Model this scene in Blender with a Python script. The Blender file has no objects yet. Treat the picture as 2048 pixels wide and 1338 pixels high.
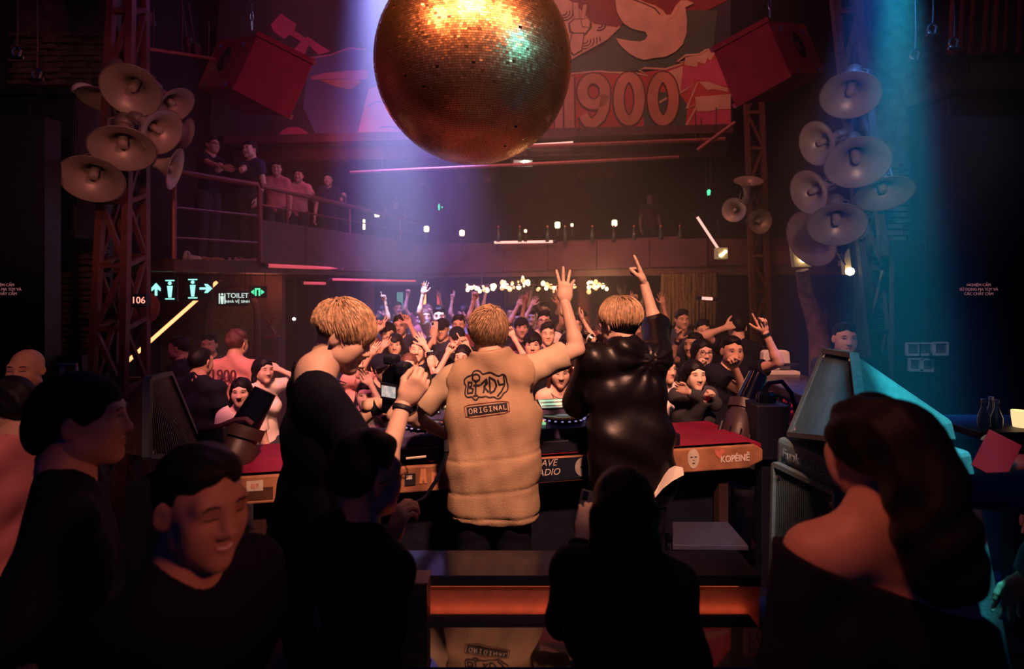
import bpy, bmesh, math, random
import numpy as np
from mathutils import Vector, Matrix
from mathutils.bvhtree import BVHTree

random.seed(7); np.random.seed(7)
S = bpy.context.scene
COL = S.collection
R = math.radians

# ------------------------------------------------------------------ camera
F, CX, HY, CZ = 1138.0, 1024.0, 575.0, 1.87      # focal length and horizon in pixels of the 2048x1338 frame
cam_d = bpy.data.cameras.new('camera'); cam = bpy.data.objects.new('camera', cam_d); COL.objects.link(cam)
cam.location = (0, 0, CZ); cam.rotation_euler = (R(90), 0, 0)
cam_d.sensor_width = 36; cam_d.lens = F / 2048 * 36; cam_d.shift_y = (HY - 669) / 2048
cam_d.clip_start = .05; cam_d.clip_end = 60
cam_d.dof.use_dof = True; cam_d.dof.focus_distance = 3.3; cam_d.dof.aperture_fstop = 2.2
S.camera = cam
def P(px, py, d): return Vector(((px - CX) / F * d, d, CZ - (py - HY) / F * d))

# ------------------------------------------------------------------ world, stage lights and added fill spots
w = bpy.data.worlds.new('club_dark'); S.world = w; w.use_nodes = True
w.node_tree.nodes['Background'].inputs[0].default_value = (.10, .16, 1, 1)  # faint blue ambient added to pull the blacks towards navy
w.node_tree.nodes['Background'].inputs[1].default_value = .035
S.view_settings.view_transform = 'Standard'; S.view_settings.look = 'None'
S.view_settings.gamma = 1; S.view_settings.use_curve_mapping = False
S.view_settings.exposure = 0.0
S.cycles.max_bounces = 5; S.cycles.diffuse_bounces = 2; S.cycles.glossy_bounces = 3
S.cycles.transmission_bounces = 3; S.cycles.volume_bounces = 0; S.cycles.transparent_max_bounces = 4
S.cycles.caustics_reflective = False; S.cycles.caustics_refractive = False
S.cycles.sample_clamp_indirect = 3

def spot(name, loc, aim, power, color, angle, blend=.4, size=.12):
    l = bpy.data.lights.new(name, 'SPOT'); l.energy = power; l.color = color
    l.spot_size = R(angle); l.spot_blend = blend; l.shadow_soft_size = size
    o = bpy.data.objects.new(name, l); COL.objects.link(o); o.location = loc
    o.rotation_euler = (Vector(aim) - Vector(loc)).to_track_quat('-Z', 'Y').to_euler()
    return o
def point(name, loc, power, color, size=.1):
    l = bpy.data.lights.new(name, 'POINT'); l.energy = power; l.color = color; l.shadow_soft_size = size
    o = bpy.data.objects.new(name, l); COL.objects.link(o); o.location = loc; return o
WARM = (1, .42, .26)
spot('stage_key_spot', (.5, .1, 4.7), (.05, 3.35, 1.25), 1250, WARM, 40, .35)
for i, x in enumerate((-1.45, 0, 1.45)): spot('crowd_wash_spot', (x, 2.6, 3.6), (x*1.12, 5.1, 1.35), (720, 700, 560)[i], (1, .36, .24), 46, .6)
spot('crowd_magenta_spot', (-2.2, 2.6, 4.6), (-1.2, 5.6, 1.0), 380, (1, .14, .42), 60, .8)
spot('crowd_back_spot', (.2, 4.4, 6.2), (.2, 8.8, .9), 1100, (1, .32, .26), 60, .8)  # added wash that lifts the dim back rows
spot('ball_pin_spot', (-.55, .6, 6.6), (0, 4.6, 3.9), 950, (1, .42, .16), 30, .5, .25)
spot('ball_pin_spot_b', (.45, .5, 6.7), (0, 4.6, 3.9), 700, (1, .48, .2), 30, .5, .25)
spot('ball_side_fill_c', (-2.3, 1.0, 6.0), (0, 4.6, 3.8), 650, (1, .36, .14), 26, .5, .3)  # added for the orange glow on the ball's left side
spot('ball_side_fill_d', (2.3, 1.0, 6.0), (0, 4.6, 3.8), 600, (1, .36, .14), 26, .5, .3)  # added likewise to warm the ball's right side
spot('mural_red_spot', (1.6, 5.2, 7.6), (2.2, 9.2, 5.0), 330, (1, .30, .2), 80, .7)
spot('mural_red_spot_b', (-1.6, 5.2, 7.6), (-2.4, 9.2, 5.0), 210, (1, .16, .22), 80, .7)
spot('box_red_spot', (-.9, 3.0, 4.2), (-3.2, 6.3, 4.4), 75, (1, .14, .26), 60, .8)
spot('box_red_spot_b', (1.2, 3.0, 4.2), (3.1, 6.3, 4.3), 62, (1, .2, .22), 44, .8)
spot('horn_warm_spot', (-1.6, 1.4, 3.0), (-3.9, 5.0, 3.0), 115, (1, .34, .22), 40, .8)
spot('horn_warm_spot_b', (1.5, 1.3, 3.0), (3.2, 5.0, 2.9), 150, (1, .62, .55), 34, .8)
spot('violet_beam_spot', (-1.75, 6.9, 8.1), (-1.35, 8.8, 1.7), 20000, (.30, .25, 1), 31, 1, .1)
spot('violet_beam_spot_b', (-1.60, 6.2, 7.9), (-1.5, 7.7, 2.0), 22000, (.50, .62, 1), 14, 1, .05)
spot('cyan_monitor_spot', (2.1, 1.35, 4.4), (1.58, 2.25, 1.0), 1700, (.05, .62, .70), 13, .5, .06)
spot('cyan_beam_spot', (2.52, 3.7, 4.75), (2.42, 3.62, 0), 8000, (.0, .56, .66), 14, 1, .05)
spot('blue_haze_spot', (2.45, 3.75, 4.9), (2.32, 3.75, 0), 2300, (.03, .22, 1), 25, 1, .05)
spot('face_warm_spot', (.25, .72, 1.95), (-.6, 1.16, 1.42), 75, (1, .24, .12), 13, .6, .25)
spot('shoulder_warm_spot', (-.3, .4, 3.3), (.74, 1.15, 1.2), 80, (1, .22, .12), 20, .8)
spot('left_side_spot', (-1.0, .8, 2.7), (-2.5, 2.9, 1.45), 80, (1, .3, .18), 16, .8)
spot('left_edge_spot', (-.9, .6, 3.2), (-1.7, 1.95, 1.3), 110, (1, .38, .26), 22, .8)  # added spot that brightens the rose shirt at the left edge
spot('booth_violet_spot', (.2, 4.7, 3.7), (0, 3.3, 1.05), 90, (.42, .28, 1), 34, .8)
spot('right_edge_spot', (1.2, .9, 3.2), (1.95, 2.25, 1.15), 45, (1, .3, .3), 18, .7)  # added to redden the folder and the rose sleeve
spot('stone_red_spot', (-1.5, 3, 3.6), (-4.4, 5.95, 1.9), 60, (1, .25, .22), 40, .8)  # fill added so the left pier's stones show
spot('stone_blue_spot', (2.6, 3.9, 4.4), (4.1, 5.85, 2.2), 160, (.05, .3, 1), 44, .8)  # fill added to tint the right pier's stones blue
spot('frames_spot', (2.2, 2.2, 3.4), (3.3, 4.5, 1.35), 60, (.55, .6, .9), 16, .7)
spot('grille_cyan_spot', (1.15, .6, 3.7), (1.3, 2.3, 1.2), 260, (.03, .5, .7), 17, .7)
spot('ball_cyan_spot', (2.6, 1.9, 4.1), (-.2, 4.5, 3.5), 150, (.05, .75, .9), 26, .5, .05)
point('balcony_lamp', (-2.6, 8.6, 4.1), 12, (1, .12, .14), .2)
point('under_balcony_lamp', (1.2, 9.0, 2.0), 14, (1, .6, .3), .3)
point('under_balcony_lamp_b', (-3.6, 8.2, 1.9), 5, (1, .25, .15), .3)

# ------------------------------------------------------------------ helpers
MATS = {}
def mat(name, rgb, rough=.6, metal=0., var=.18, scale=14., bump=0., emit=0., spec=.5, bscale=None, attr=None, coat=0., emit_col=None, trans=0.):
    if name in MATS: return MATS[name]
    m = bpy.data.materials.new(name); m.use_nodes = True; nt = m.node_tree; b = nt.nodes['Principled BSDF']
    tc = nt.nodes.new('ShaderNodeTexCoord'); nz = nt.nodes.new('ShaderNodeTexNoise')
    nz.inputs['Scale'].default_value = scale; nz.inputs['Detail'].default_value = 3
    nt.links.new(tc.outputs['Object'], nz.inputs['Vector'])
    cr = nt.nodes.new('ShaderNodeValToRGB'); e = cr.color_ramp.elements
    e[0].position = .3; e[1].position = .7
    e[0].color = (*[max(0, c * (1 - var)) for c in rgb], 1); e[1].color = (*[min(1, c * (1 + var)) for c in rgb], 1)
    nt.links.new(nz.outputs['Fac'], cr.inputs['Fac'])
    col = cr.outputs['Color']
    if attr:
        a = nt.nodes.new('ShaderNodeAttribute'); a.attribute_name = attr
        mx = nt.nodes.new('ShaderNodeMix'); mx.data_type = 'RGBA'; mx.blend_type = 'MULTIPLY'; mx.inputs[0].default_value = 1
        nt.links.new(col, mx.inputs[6]); nt.links.new(a.outputs['Color'], mx.inputs[7]); col = mx.outputs[2]
    nt.links.new(col, b.inputs['Base Color'])
    b.inputs['Roughness'].default_value = rough; b.inputs['Metallic'].default_value = metal
    b.inputs['Specular IOR Level'].default_value = spec; b.inputs['Coat Weight'].default_value = coat
    if trans: b.inputs['Transmission Weight'].default_value = trans
    if bump:
        n2 = nt.nodes.new('ShaderNodeTexNoise'); n2.inputs['Scale'].default_value = bscale or scale * 4; n2.inputs['Detail'].default_value = 4
        nt.links.new(tc.outputs['Object'], n2.inputs['Vector'])
        bp = nt.nodes.new('ShaderNodeBump'); bp.inputs['Strength'].default_value = bump; bp.inputs['Distance'].default_value = .02
        nt.links.new(n2.outputs['Fac'], bp.inputs['Height']); nt.links.new(bp.outputs['Normal'], b.inputs['Normal'])
    if emit:
        b.inputs['Emission Color'].default_value = (*(emit_col or rgb), 1); b.inputs['Emission Strength'].default_value = emit
    MATS[name] = m; return m

def npmesh(name, V, Fq, mats, midx=None, smooth=True):
    V = np.asarray(V, np.float32); Fq = np.asarray(Fq, np.int32); n, k = Fq.shape
    me = bpy.data.meshes.new(name); me.vertices.add(len(V)); me.vertices.foreach_set('co', V.ravel())
    me.loops.add(n * k); me.loops.foreach_set('vertex_index', Fq.ravel())
    me.polygons.add(n); me.polygons.foreach_set('loop_start', np.arange(0, n * k, k, dtype=np.int32))
    me.polygons.foreach_set('loop_total', np.full(n, k, np.int32))
    if midx is not None: me.polygons.foreach_set('material_index', np.asarray(midx, np.int32))
    me.polygons.foreach_set('use_smooth', np.full(n, smooth, bool))
    for m in (mats if isinstance(mats, (list, tuple)) else [mats]): me.materials.append(m)
    me.update(calc_edges=True); return me
def link(name, data, parent=None):
    o = bpy.data.objects.new(name, data); COL.objects.link(o)
    if parent is not None: o.parent = parent
    return o
def tag(o, label=None, cat=None, group=None, kind=None):
    for k, v in (('label', label), ('category', cat), ('group', group), ('kind', kind)):
        if v: o[k] = v
    return o
def thing(name, label, cat, loc=(0, 0, 0), rot=(0, 0, 0), group=None):
    o = link(name, None); o.location = loc; o.rotation_euler = rot; o.empty_display_size = .1
    return tag(o, label, cat, group)
def copy_tree(o, parent=None):
    c = o.copy(); COL.objects.link(c)
    if parent is not None: c.parent = parent
    for ch in o.children: copy_tree(ch, c)
    return c

class MB:
    """collects polygons for ONE mesh object"""
    def __init__(s): s.v = []; s.f = []
    def poly(s, pts):
        b = len(s.v); s.v += [tuple(p) for p in pts]; s.f.append(tuple(range(b, b + len(pts)))); return s
    def hexa(s, p):                       # 8 corners: bottom ring 0-3, top ring 4-7
        b = len(s.v); s.v += [tuple(q) for q in p]
        for q in ((0, 3, 2, 1), (4, 5, 6, 7), (0, 1, 5, 4), (1, 2, 6, 5), (2, 3, 7, 6), (3, 0, 4, 7)): s.f.append(tuple(b + i for i in q))
        return s
    def box(s, c, d):
        x, y, z = c; a, b_, h = d[0] / 2, d[1] / 2, d[2] / 2
        return s.hexa([(x-a,y-b_,z-h),(x+a,y-b_,z-h),(x+a,y+b_,z-h),(x-a,y+b_,z-h),(x-a,y-b_,z+h),(x+a,y-b_,z+h),(x+a,y+b_,z+h),(x-a,y+b_,z+h)])
    def bar(s, a, b, wd, ht=None):        # square bar between two points
        a, b = Vector(a), Vector(b); d = (b - a).normalized(); up = Vector((0, 0, 1)) if abs(d.z) < .95 else Vector((0, 1, 0))
        x = d.cross(up).normalized(); y = x.cross(d).normalized(); ht = ht or wd
        x *= wd / 2; y *= ht / 2
        return s.hexa([a-x-y, a+x-y, a+x+y, a-x+y, b-x-y, b+x-y, b+x+y, b-x+y])
    def tube(s, pts, r, n=8, cap=True):
        pts = [Vector(p) for p in pts]; base = len(s.v); rr = r if isinstance(r, (list, tuple)) else [r] * len(pts)
        prev = None
        for i, p in enumerate(pts):
            d = (pts[min(i + 1, len(pts) - 1)] - pts[max(i - 1, 0)]).normalized()
            if prev is None:
                up = Vector((0, 0, 1)) if abs(d.z) < .9 else Vector((1, 0, 0)); x = d.cross(up).normalized()
            else: x = (prev - d * prev.dot(d)).normalized()
            prev = x; y = d.cross(x)
            for j in range(n):
                t = 2 * math.pi * j / n; s.v.append(tuple(p + (x * math.cos(t) + y * math.sin(t)) * rr[i]))
        for i in range(len(pts) - 1):
            for j in range(n):
                a = base + i * n + j; b = base + i * n + (j + 1) % n; s.f.append((a, b, b + n, a + n))
        if cap:
            s.f.append(tuple(base + j for j in reversed(range(n)))); s.f.append(tuple(base + (len(pts) - 1) * n + j for j in range(n)))
        return s
    def lathe(s, prof, n=24, close=True, M=None):        # profile of (r, z) about z
        base = len(s.v); M = M or Matrix.Identity(4)
        for r, z in prof:
            for j in range(n):
                t = 2 * math.pi * j / n; s.v.append(tuple(M @ Vector((r * math.cos(t), r * math.sin(t), z))))
        for i in range(len(prof) - 1):
            for j in range(n):
                a = base + i * n + j; b = base + i * n + (j + 1) % n; s.f.append((a, b, b + n, a + n))
        if close:
            s.f.append(tuple(base + j for j in reversed(range(n)))); s.f.append(tuple(base + (len(prof) - 1) * n + j for j in range(n)))
        return s
    def prism(s, pts2, y0, y1, M=None):   # polygon in x,z extruded along y
        M = M or Matrix.Identity(4); n = len(pts2); b = len(s.v)
        ar = sum(pts2[i][0] * pts2[(i+1) % n][1] - pts2[(i+1) % n][0] * pts2[i][1] for i in range(n))
        if ar < 0: pts2 = pts2[::-1]
        for y in (y0, y1):
            for x, z in pts2: s.v.append(tuple(M @ Vector((x, y, z))))
        s.f.append(tuple(range(b, b + n))); s.f.append(tuple(reversed(range(b + n, b + 2 * n))))
        for i in range(n): j = (i + 1) % n; s.f.append((b + j, b + i, b + n + i, b + n + j))
        return s
    def obj(s, name, m, parent=None, smooth=False, bevel=0., loc=None, rot=None, sm_angle=None):
        me = bpy.data.meshes.new(name); me.from_pydata(s.v, [], s.f)
        for mm in (m if isinstance(m, (list, tuple)) else [m]): me.materials.append(mm)
        if smooth:
            me.polygons.foreach_set('use_smooth', np.full(len(me.polygons), True, bool))
            try: me.set_sharp_from_angle(angle=R(sm_angle or 40))
            except Exception: pass
        me.update(); o = link(name, me, parent)
        if bevel:
            b = o.modifiers.new('edge', 'BEVEL'); b.width = bevel; b.segments = 2; b.limit_method = 'ANGLE'
        if loc is not None: o.location = loc
        if rot is not None: o.rotation_euler = rot
        return o
def text_mesh(name, s, size, m, parent=None, M=None, extrude=.001, align='CENTER', xs=1., shear=0., bold=.0):
    cu = bpy.data.curves.new('t', 'FONT'); cu.body = s; cu.size = size; cu.extrude = extrude; cu.align_x = align; cu.align_y = 'CENTER'
    cu.resolution_u = 4; cu.shear = shear; cu.offset = size*bold
    o = bpy.data.objects.new('t', cu); COL.objects.link(o); bpy.context.view_layer.update()
    me = bpy.data.meshes.new_from_object(o.evaluated_get(bpy.context.evaluated_depsgraph_get()))
    bpy.data.objects.remove(o); bpy.data.curves.remove(cu)
    me.name = name; me.materials.clear(); me.materials.append(m)
    if xs != 1: me.transform(Matrix.Diagonal((xs, 1, 1, 1)))
    o = link(name, me, parent)
    if M is not None: o.matrix_local = M
    return o
# text stands in the local x,y plane; FACE turns it to face the camera side (-y) standing upright
FACE = Matrix.Rotation(R(90), 4, 'X')

# ------------------------------------------------------------------ base materials
M_black = mat('black_paint', (.006, .008, .022), .55, var=.3, bump=.15)
M_blackgloss = mat('black_gloss', (.004, .005, .014), .12, var=.2)
M_dark = mat('dark_wall', (.014, .011, .02), .8, var=.35, scale=3, bump=.3)
M_steel = mat('dark_steel', (.07, .035, .035), .5, metal=.3, var=.25, bump=.2)
M_chrome = mat('bright_metal', (.6, .55, .5), .25, metal=1)
M_stone = mat('stack_stone', (.085, .06, .055), .85, var=.5, scale=9, bump=.6)
M_wood = mat('dark_wood', (.10, .045, .03), .5, var=.35, scale=8, bump=.2)
M_white = mat('white_card', (.62, .58, .52), .6, var=.08)
# ------------------------------------------------------------------ signed-distance modelling of bodies
def surface_nets(D, lo, h):
    ins = D < 0
    c = np.zeros(tuple(n - 1 for n in D.shape), np.int8)
    for i in (0, 1):
        for j in (0, 1):
            for k in (0, 1): c += ins[i:D.shape[0]-1+i, j:D.shape[1]-1+j, k:D.shape[2]-1+k]
    act = (c > 0) & (c < 8); I = np.argwhere(act)
    ids = np.full(c.shape, -1, np.int32); ids[act] = np.arange(len(I))
    pos = np.zeros((len(I), 3), np.float32); cnt = np.zeros(len(I), np.float32)
    cor = [(i, j, k) for i in (0, 1) for j in (0, 1) for k in (0, 1)]
    vals = {q: D[I[:, 0]+q[0], I[:, 1]+q[1], I[:, 2]+q[2]] for q in cor}
    for a in cor:
        for ax in range(3):
            if a[ax]: continue
            b = list(a); b[ax] = 1; b = tuple(b); da, db = vals[a], vals[b]; m = (da < 0) != (db < 0)
            t = np.where(m, da / np.where(m, da - db, 1), 0)
            p = np.tile(np.array(a, np.float32), (len(I), 1)); p[:, ax] += t
            pos += p * m[:, None]; cnt += m
    V = (I + pos / cnt[:, None]) * h + lo
    Q = []
    n = D.shape
    for ax in range(3):
        o1, o2 = (ax + 1) % 3, (ax + 2) % 3
        sa = [slice(None)] * 3; sb = [slice(None)] * 3; sa[ax] = slice(0, n[ax]-1); sb[ax] = slice(1, n[ax])
        for o in (o1, o2): sa[o] = slice(1, n[o]-1); sb[o] = slice(1, n[o]-1)
        A, B = ins[tuple(sa)], ins[tuple(sb)]
        E = np.argwhere(A != B)
        if not len(E): continue
        fl = A[E[:, 0], E[:, 1], E[:, 2]]
        E = E.copy(); E[:, o1] += 1; E[:, o2] += 1
        def cell(d1, d2):
            q = E.copy(); q[:, o1] += d1; q[:, o2] += d2; return ids[q[:, 0], q[:, 1], q[:, 2]]
        q = np.stack([cell(-1, -1), cell(0, -1), cell(0, 0), cell(-1, 0)], 1)
        q[~fl] = q[~fl][:, ::-1]; Q.append(q)
    return V, np.concatenate(Q)

# primitives: dicts made by cone()/ell(); op 'u' = smooth union, 's' = smooth subtraction
def cone(a, b, ra, rb=None, k=.03, ys=1., op='u', flat=False):
    return dict(t='c', a=np.array(a, np.float32), b=np.array(b, np.float32), ra=ra, rb=ra if rb is None else rb, k=k, ys=ys, op=op, flat=flat)
def ell(c, r, k=.02, op='u', rx=0., rz=0.):
    return dict(t='e', c=np.array(c, np.float32), r=np.array(r, np.float32), k=k, op=op, rx=rx, rz=rz)
def build(prims, h, disp=None, cut=None):
    lo = np.full(3, 9.); hi = np.full(3, -9.)
    for p in prims:
        if p['t'] == 'c':
            r = max(p['ra'], p['rb']); l = np.minimum(p['a'], p['b']) - r; u = np.maximum(p['a'], p['b']) + r
        else:
            m = p['r'].max() if (p['rx'] or p['rz']) else p['r']; l = p['c'] - m; u = p['c'] + m
        p['lo'], p['hi'] = l - p['k'] - 2*h, u + p['k'] + 2*h
        if p['op'] == 'u': lo = np.minimum(lo, l); hi = np.maximum(hi, u)
    lo = (lo - 3*h).astype(np.float32); n = np.ceil((hi + 3*h - lo) / h).astype(int) + 1
    ax = [(lo[i] + h*np.arange(n[i])).astype(np.float32) for i in range(3)]
    D = np.full(tuple(n), .08, np.float32)
    for p in prims:
        s = []
        for i in range(3):
            a = int(np.clip(math.floor((p['lo'][i]-lo[i])/h), 0, n[i]-1)); b = int(np.clip(math.ceil((p['hi'][i]-lo[i])/h)+1, a+1, n[i])); s.append(slice(a, b))
        s = tuple(s); X = ax[0][s[0]][:, None, None]; Y = ax[1][s[1]][None, :, None]; Z = ax[2][s[2]][None, None, :]
        if p['t'] == 'c':
            a, b, ys = p['a'], p['b'], p['ys']; y0 = a[1]
            ab = b - a; ab = np.array([ab[0], ab[1]/ys, ab[2]]); l2 = max(float(ab @ ab), 1e-9)
            px, py, pz = X - a[0], (Y - y0)/ys, Z - a[2]
            dt = px*ab[0] + py*ab[1] + pz*ab[2]; t = np.clip(dt/l2, 0, 1)
            d = np.sqrt((px-t*ab[0])**2 + (py-t*ab[1])**2 + (pz-t*ab[2])**2) - (p['ra'] + t*(p['rb']-p['ra']))
            d = d * (min(1, ys)*.5 + .5)
            if p['flat']: d = np.maximum(d, (dt - l2)/math.sqrt(l2))
        else:
            x, y, z = X - p['c'][0], Y - p['c'][1], Z - p['c'][2]
            if p['rx']: cs, sn = math.cos(p['rx']), math.sin(p['rx']); y, z = y*cs + z*sn, -y*sn + z*cs
            if p['rz']: cs, sn = math.cos(p['rz']), math.sin(p['rz']); x, y = x*cs + y*sn, -x*sn + y*cs
            r = p['r']; q = np.sqrt((x/r[0])**2 + (y/r[1])**2 + (z/r[2])**2); q2 = np.sqrt((x/r[0]**2)**2 + (y/r[1]**2)**2 + (z/r[2]**2)**2)
            d = q*(q-1)/np.maximum(q2, 1e-6)
        E = D[s]; k = p['k']
        if p['op'] == 'u':
            g = np.maximum(k - np.abs(E-d), 0)/k; D[s] = np.minimum(E, d) - g*g*k*.25
        else:
            d = -d; g = np.maximum(k - np.abs(E-d), 0)/k; D[s] = np.maximum(E, d) + g*g*k*.25
    G = (ax[0][:, None, None], ax[1][None, :, None], ax[2][None, None, :])
    if disp is not None: D += disp(*G).astype(np.float32)
    if cut is not None: D = np.maximum(D, cut(*G).astype(np.float32))
    for i in range(3):
        sl = [slice(None)]*3
        for e in (0, -1): sl[i] = e; D[tuple(sl)] = np.maximum(D[tuple(sl)], .01)
    return surface_nets(D, lo, h)

def wrinkle(amp, fx=22, fz=17, seed=0.):
    def f(X, Y, Z):
        a = np.sin(fx*X + 9*np.sin(5*Z + seed) + seed) * np.sin(fz*Z + 6*Y + 4*np.sin(7*X + 2*seed))
        b = np.sin(2.1*fx*X - 1.3*fz*Z + 3*Y + seed)
        return amp*(a + .4*b)
    return f
def clumps(amp, f=70., seed=0.):
    def g(X, Y, Z): 
        return amp*(np.sin(f*X + 5*np.sin(18*Z + seed) + 3*np.sin(25*Y)) + .7*np.sin(f*.9*Y + 6*np.sin(14*Z) + seed))
    return g

# ------------------------------------------------------------------ head template: centre at mid-head, y forward, z up
HEADS = {}
def head_mesh(expr='neutral', fem=False, h=.006):
    key = (expr, fem, h)
    if key in HEADS: return HEADS[key]
    j = .9 if fem else 1.
    pr = [ell((0, -.014, .032), (.073, .092, .083), .02), ell((0, .030, -.03), (.058*j, .058, .078), .04),
          cone((-.046*j, .012, -.062), (0, .062, -.094), .022, .018, .03), cone((.046*j, .012, -.062), (0, .062, -.094), .022, .018, .03),
          ell((0, .066, -.096), (.02*j, .018, .017), .02),
          ell((-.038, .058, -.018), (.023, .021, .023), .025), ell((.038, .058, -.018), (.023, .021, .023), .025), ell((-.034, .048, -.046), (.024, .024, .03), .03), ell((.034, .048, -.046), (.024, .024, .03), .03),
          cone((-.038, .070, .028), (.038, .070, .028), .014 if not fem else .011, None, .025),
          ell((-.031, .097, .006), (.019, .014, .012), .012, 's'), ell((.031, .097, .006), (.019, .014, .012), .012, 's'),
          cone((0, .083, .012), (0, .099, -.026), .0075, .0105, .014), ell((0, .1, -.03), (.0105, .011, .009), .008),
          ell((-.0125, .092, -.033), (.008, .010, .0075), .006), ell((.0125, .092, -.033), (.008, .010, .0075), .006),
          cone((-.0, -.022, -.05), (0, -.035, -.17), .054 if not fem else .047, None, .03)]
    lift = .007 if expr == 'smile' else 0
    wl = .029 if expr == 'smile' else .022
    op = .011 if expr == 'open' else 0
    for sx in (-1, 1):
        pr += [cone((sx*wl, .073, -.060+lift), (0, .0885, -.0560+op*.35), .0035, .0045, .008), cone((sx*wl, .073, -.061+lift), (0, .0865, -.0660-op), .0035, .0052, .008)]
        pr += [ell((sx*.076, -.010, -.004), (.007, .019, .031), .01, rx=-.2, rz=sx*.45), ell((sx*.085, -.004, -.002), (.006, .010, .018), .006, 's', rx=-.2, rz=sx*.45)]
    if expr == 'open': pr.append(ell((0, .09, -.0615), (.013, .022, .0105), .004, 's'))
    else: pr.append(cone((-wl*.9, .086, -.0605+lift*.9), (0, .097, -.0605), .0022, .003, .003, op='s')); pr.append(cone((wl*.9, .086, -.0605+lift*.9), (0, .097, -.0605), .0022, .003, .003, op='s'))
    V, Q = build(pr, h)
    c = V[Q].mean(1); mi = np.zeros(len(Q), np.int32)
    zl = -.0615 + lift*np.abs(c[:, 0])/wl
    lip = (np.abs(c[:, 0]) < wl*.95) & (np.abs(c[:, 2]-zl) < (.0078 + op)*np.sqrt(np.maximum(0, 1-(c[:, 0]/(wl*1.12))**2))) & (c[:, 1] > .072)
    mi[lip] = 1
    if expr == 'open': mi[(c[:, 0]**2/.012**2 + (c[:, 2]+.0615)**2/.0095**2 < 1) & (c[:, 1] > .05) & (c[:, 1] < .083)] = 3
    fr = V[V[:, 1] > .03]
    def sy(x, z):
        d = (fr[:, 0]-x)**2 + (fr[:, 2]-z)**2; w_ = d < (h*1.6)**2
        return fr[w_, 1].max() if w_.any() else .075
    Vs, Qs, Ms = [V], [Q], [mi]; nb = [len(V)]
    def shell(v, f, m):
        Vs.append(np.array(v, np.float32)); Qs.append(np.array(f, np.int32) + nb[0]); Ms.append(np.full(len(f), m, np.int32)); nb[0] += len(v)
    def blob(cx, cz, rx, ry, rz, m, dy=0., tilt=0.):
        y = sy(cx, cz) + dy; v = []; f = []; nu, nv = 10, 5
        for i in range(nv+1):
            ph = math.pi*i/nv
            for k in range(nu):
                th = 2*math.pi*k/nu; x_, z_ = rx*math.sin(ph)*math.cos(th), rz*math.sin(ph)*math.sin(th)
                v.append((cx + x_*math.cos(tilt) - z_*math.sin(tilt), y + ry*math.cos(ph), cz + x_*math.sin(tilt) + z_*math.cos(tilt)))
        for i in range(nv):
            for k in range(nu): f.append((i*nu+k, i*nu+(k+1) % nu, (i+1)*nu+(k+1) % nu, (i+1)*nu+k))
        shell(v, f, m)
    def arc(pts, r, m):
        pp = [(x, sy(x, z) - r*.25, z) for x, z in pts]; mb = MB().tube(pp, [r*.5] + [r]*(len(pp)-2) + [r*.4], 6, False); shell(mb.v, mb.f, m)
    for s in (-1, 1):
        ex = s*.0315
        if expr in ('closed', 'smile'):
            arc([(ex-.014, .005), (ex-.007, .0035), (ex, .003), (ex+.007, .0035), (ex+.014, .005)], .0019, 3)
        else:
            blob(ex, .006, .0125, .004, .0048, 2, -.001, s*.1)
            blob(ex, .0062, .0055, .003, .005, 3, .0012)
            arc([(ex-.0145, .0065), (ex-.007, .011), (ex, .0118), (ex+.007, .0112), (ex+.0145, .0075)], .0017, 3)
        arc([(ex-s*.016, .0265), (ex-s*.006, .030), (ex+s*.006, .0305), (ex+s*.018, .0255)], .0022 if fem else .0032, 3)
    if expr == 'smile': arc([(-.016, -.0575), (-.008, -.0595), (0, -.06), (.008, -.0595), (.016, -.0575)], .0032, 2)
    HEADS[key] = (np.concatenate(Vs), np.concatenate(Qs), np.concatenate(Ms)); return HEADS[key]

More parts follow.
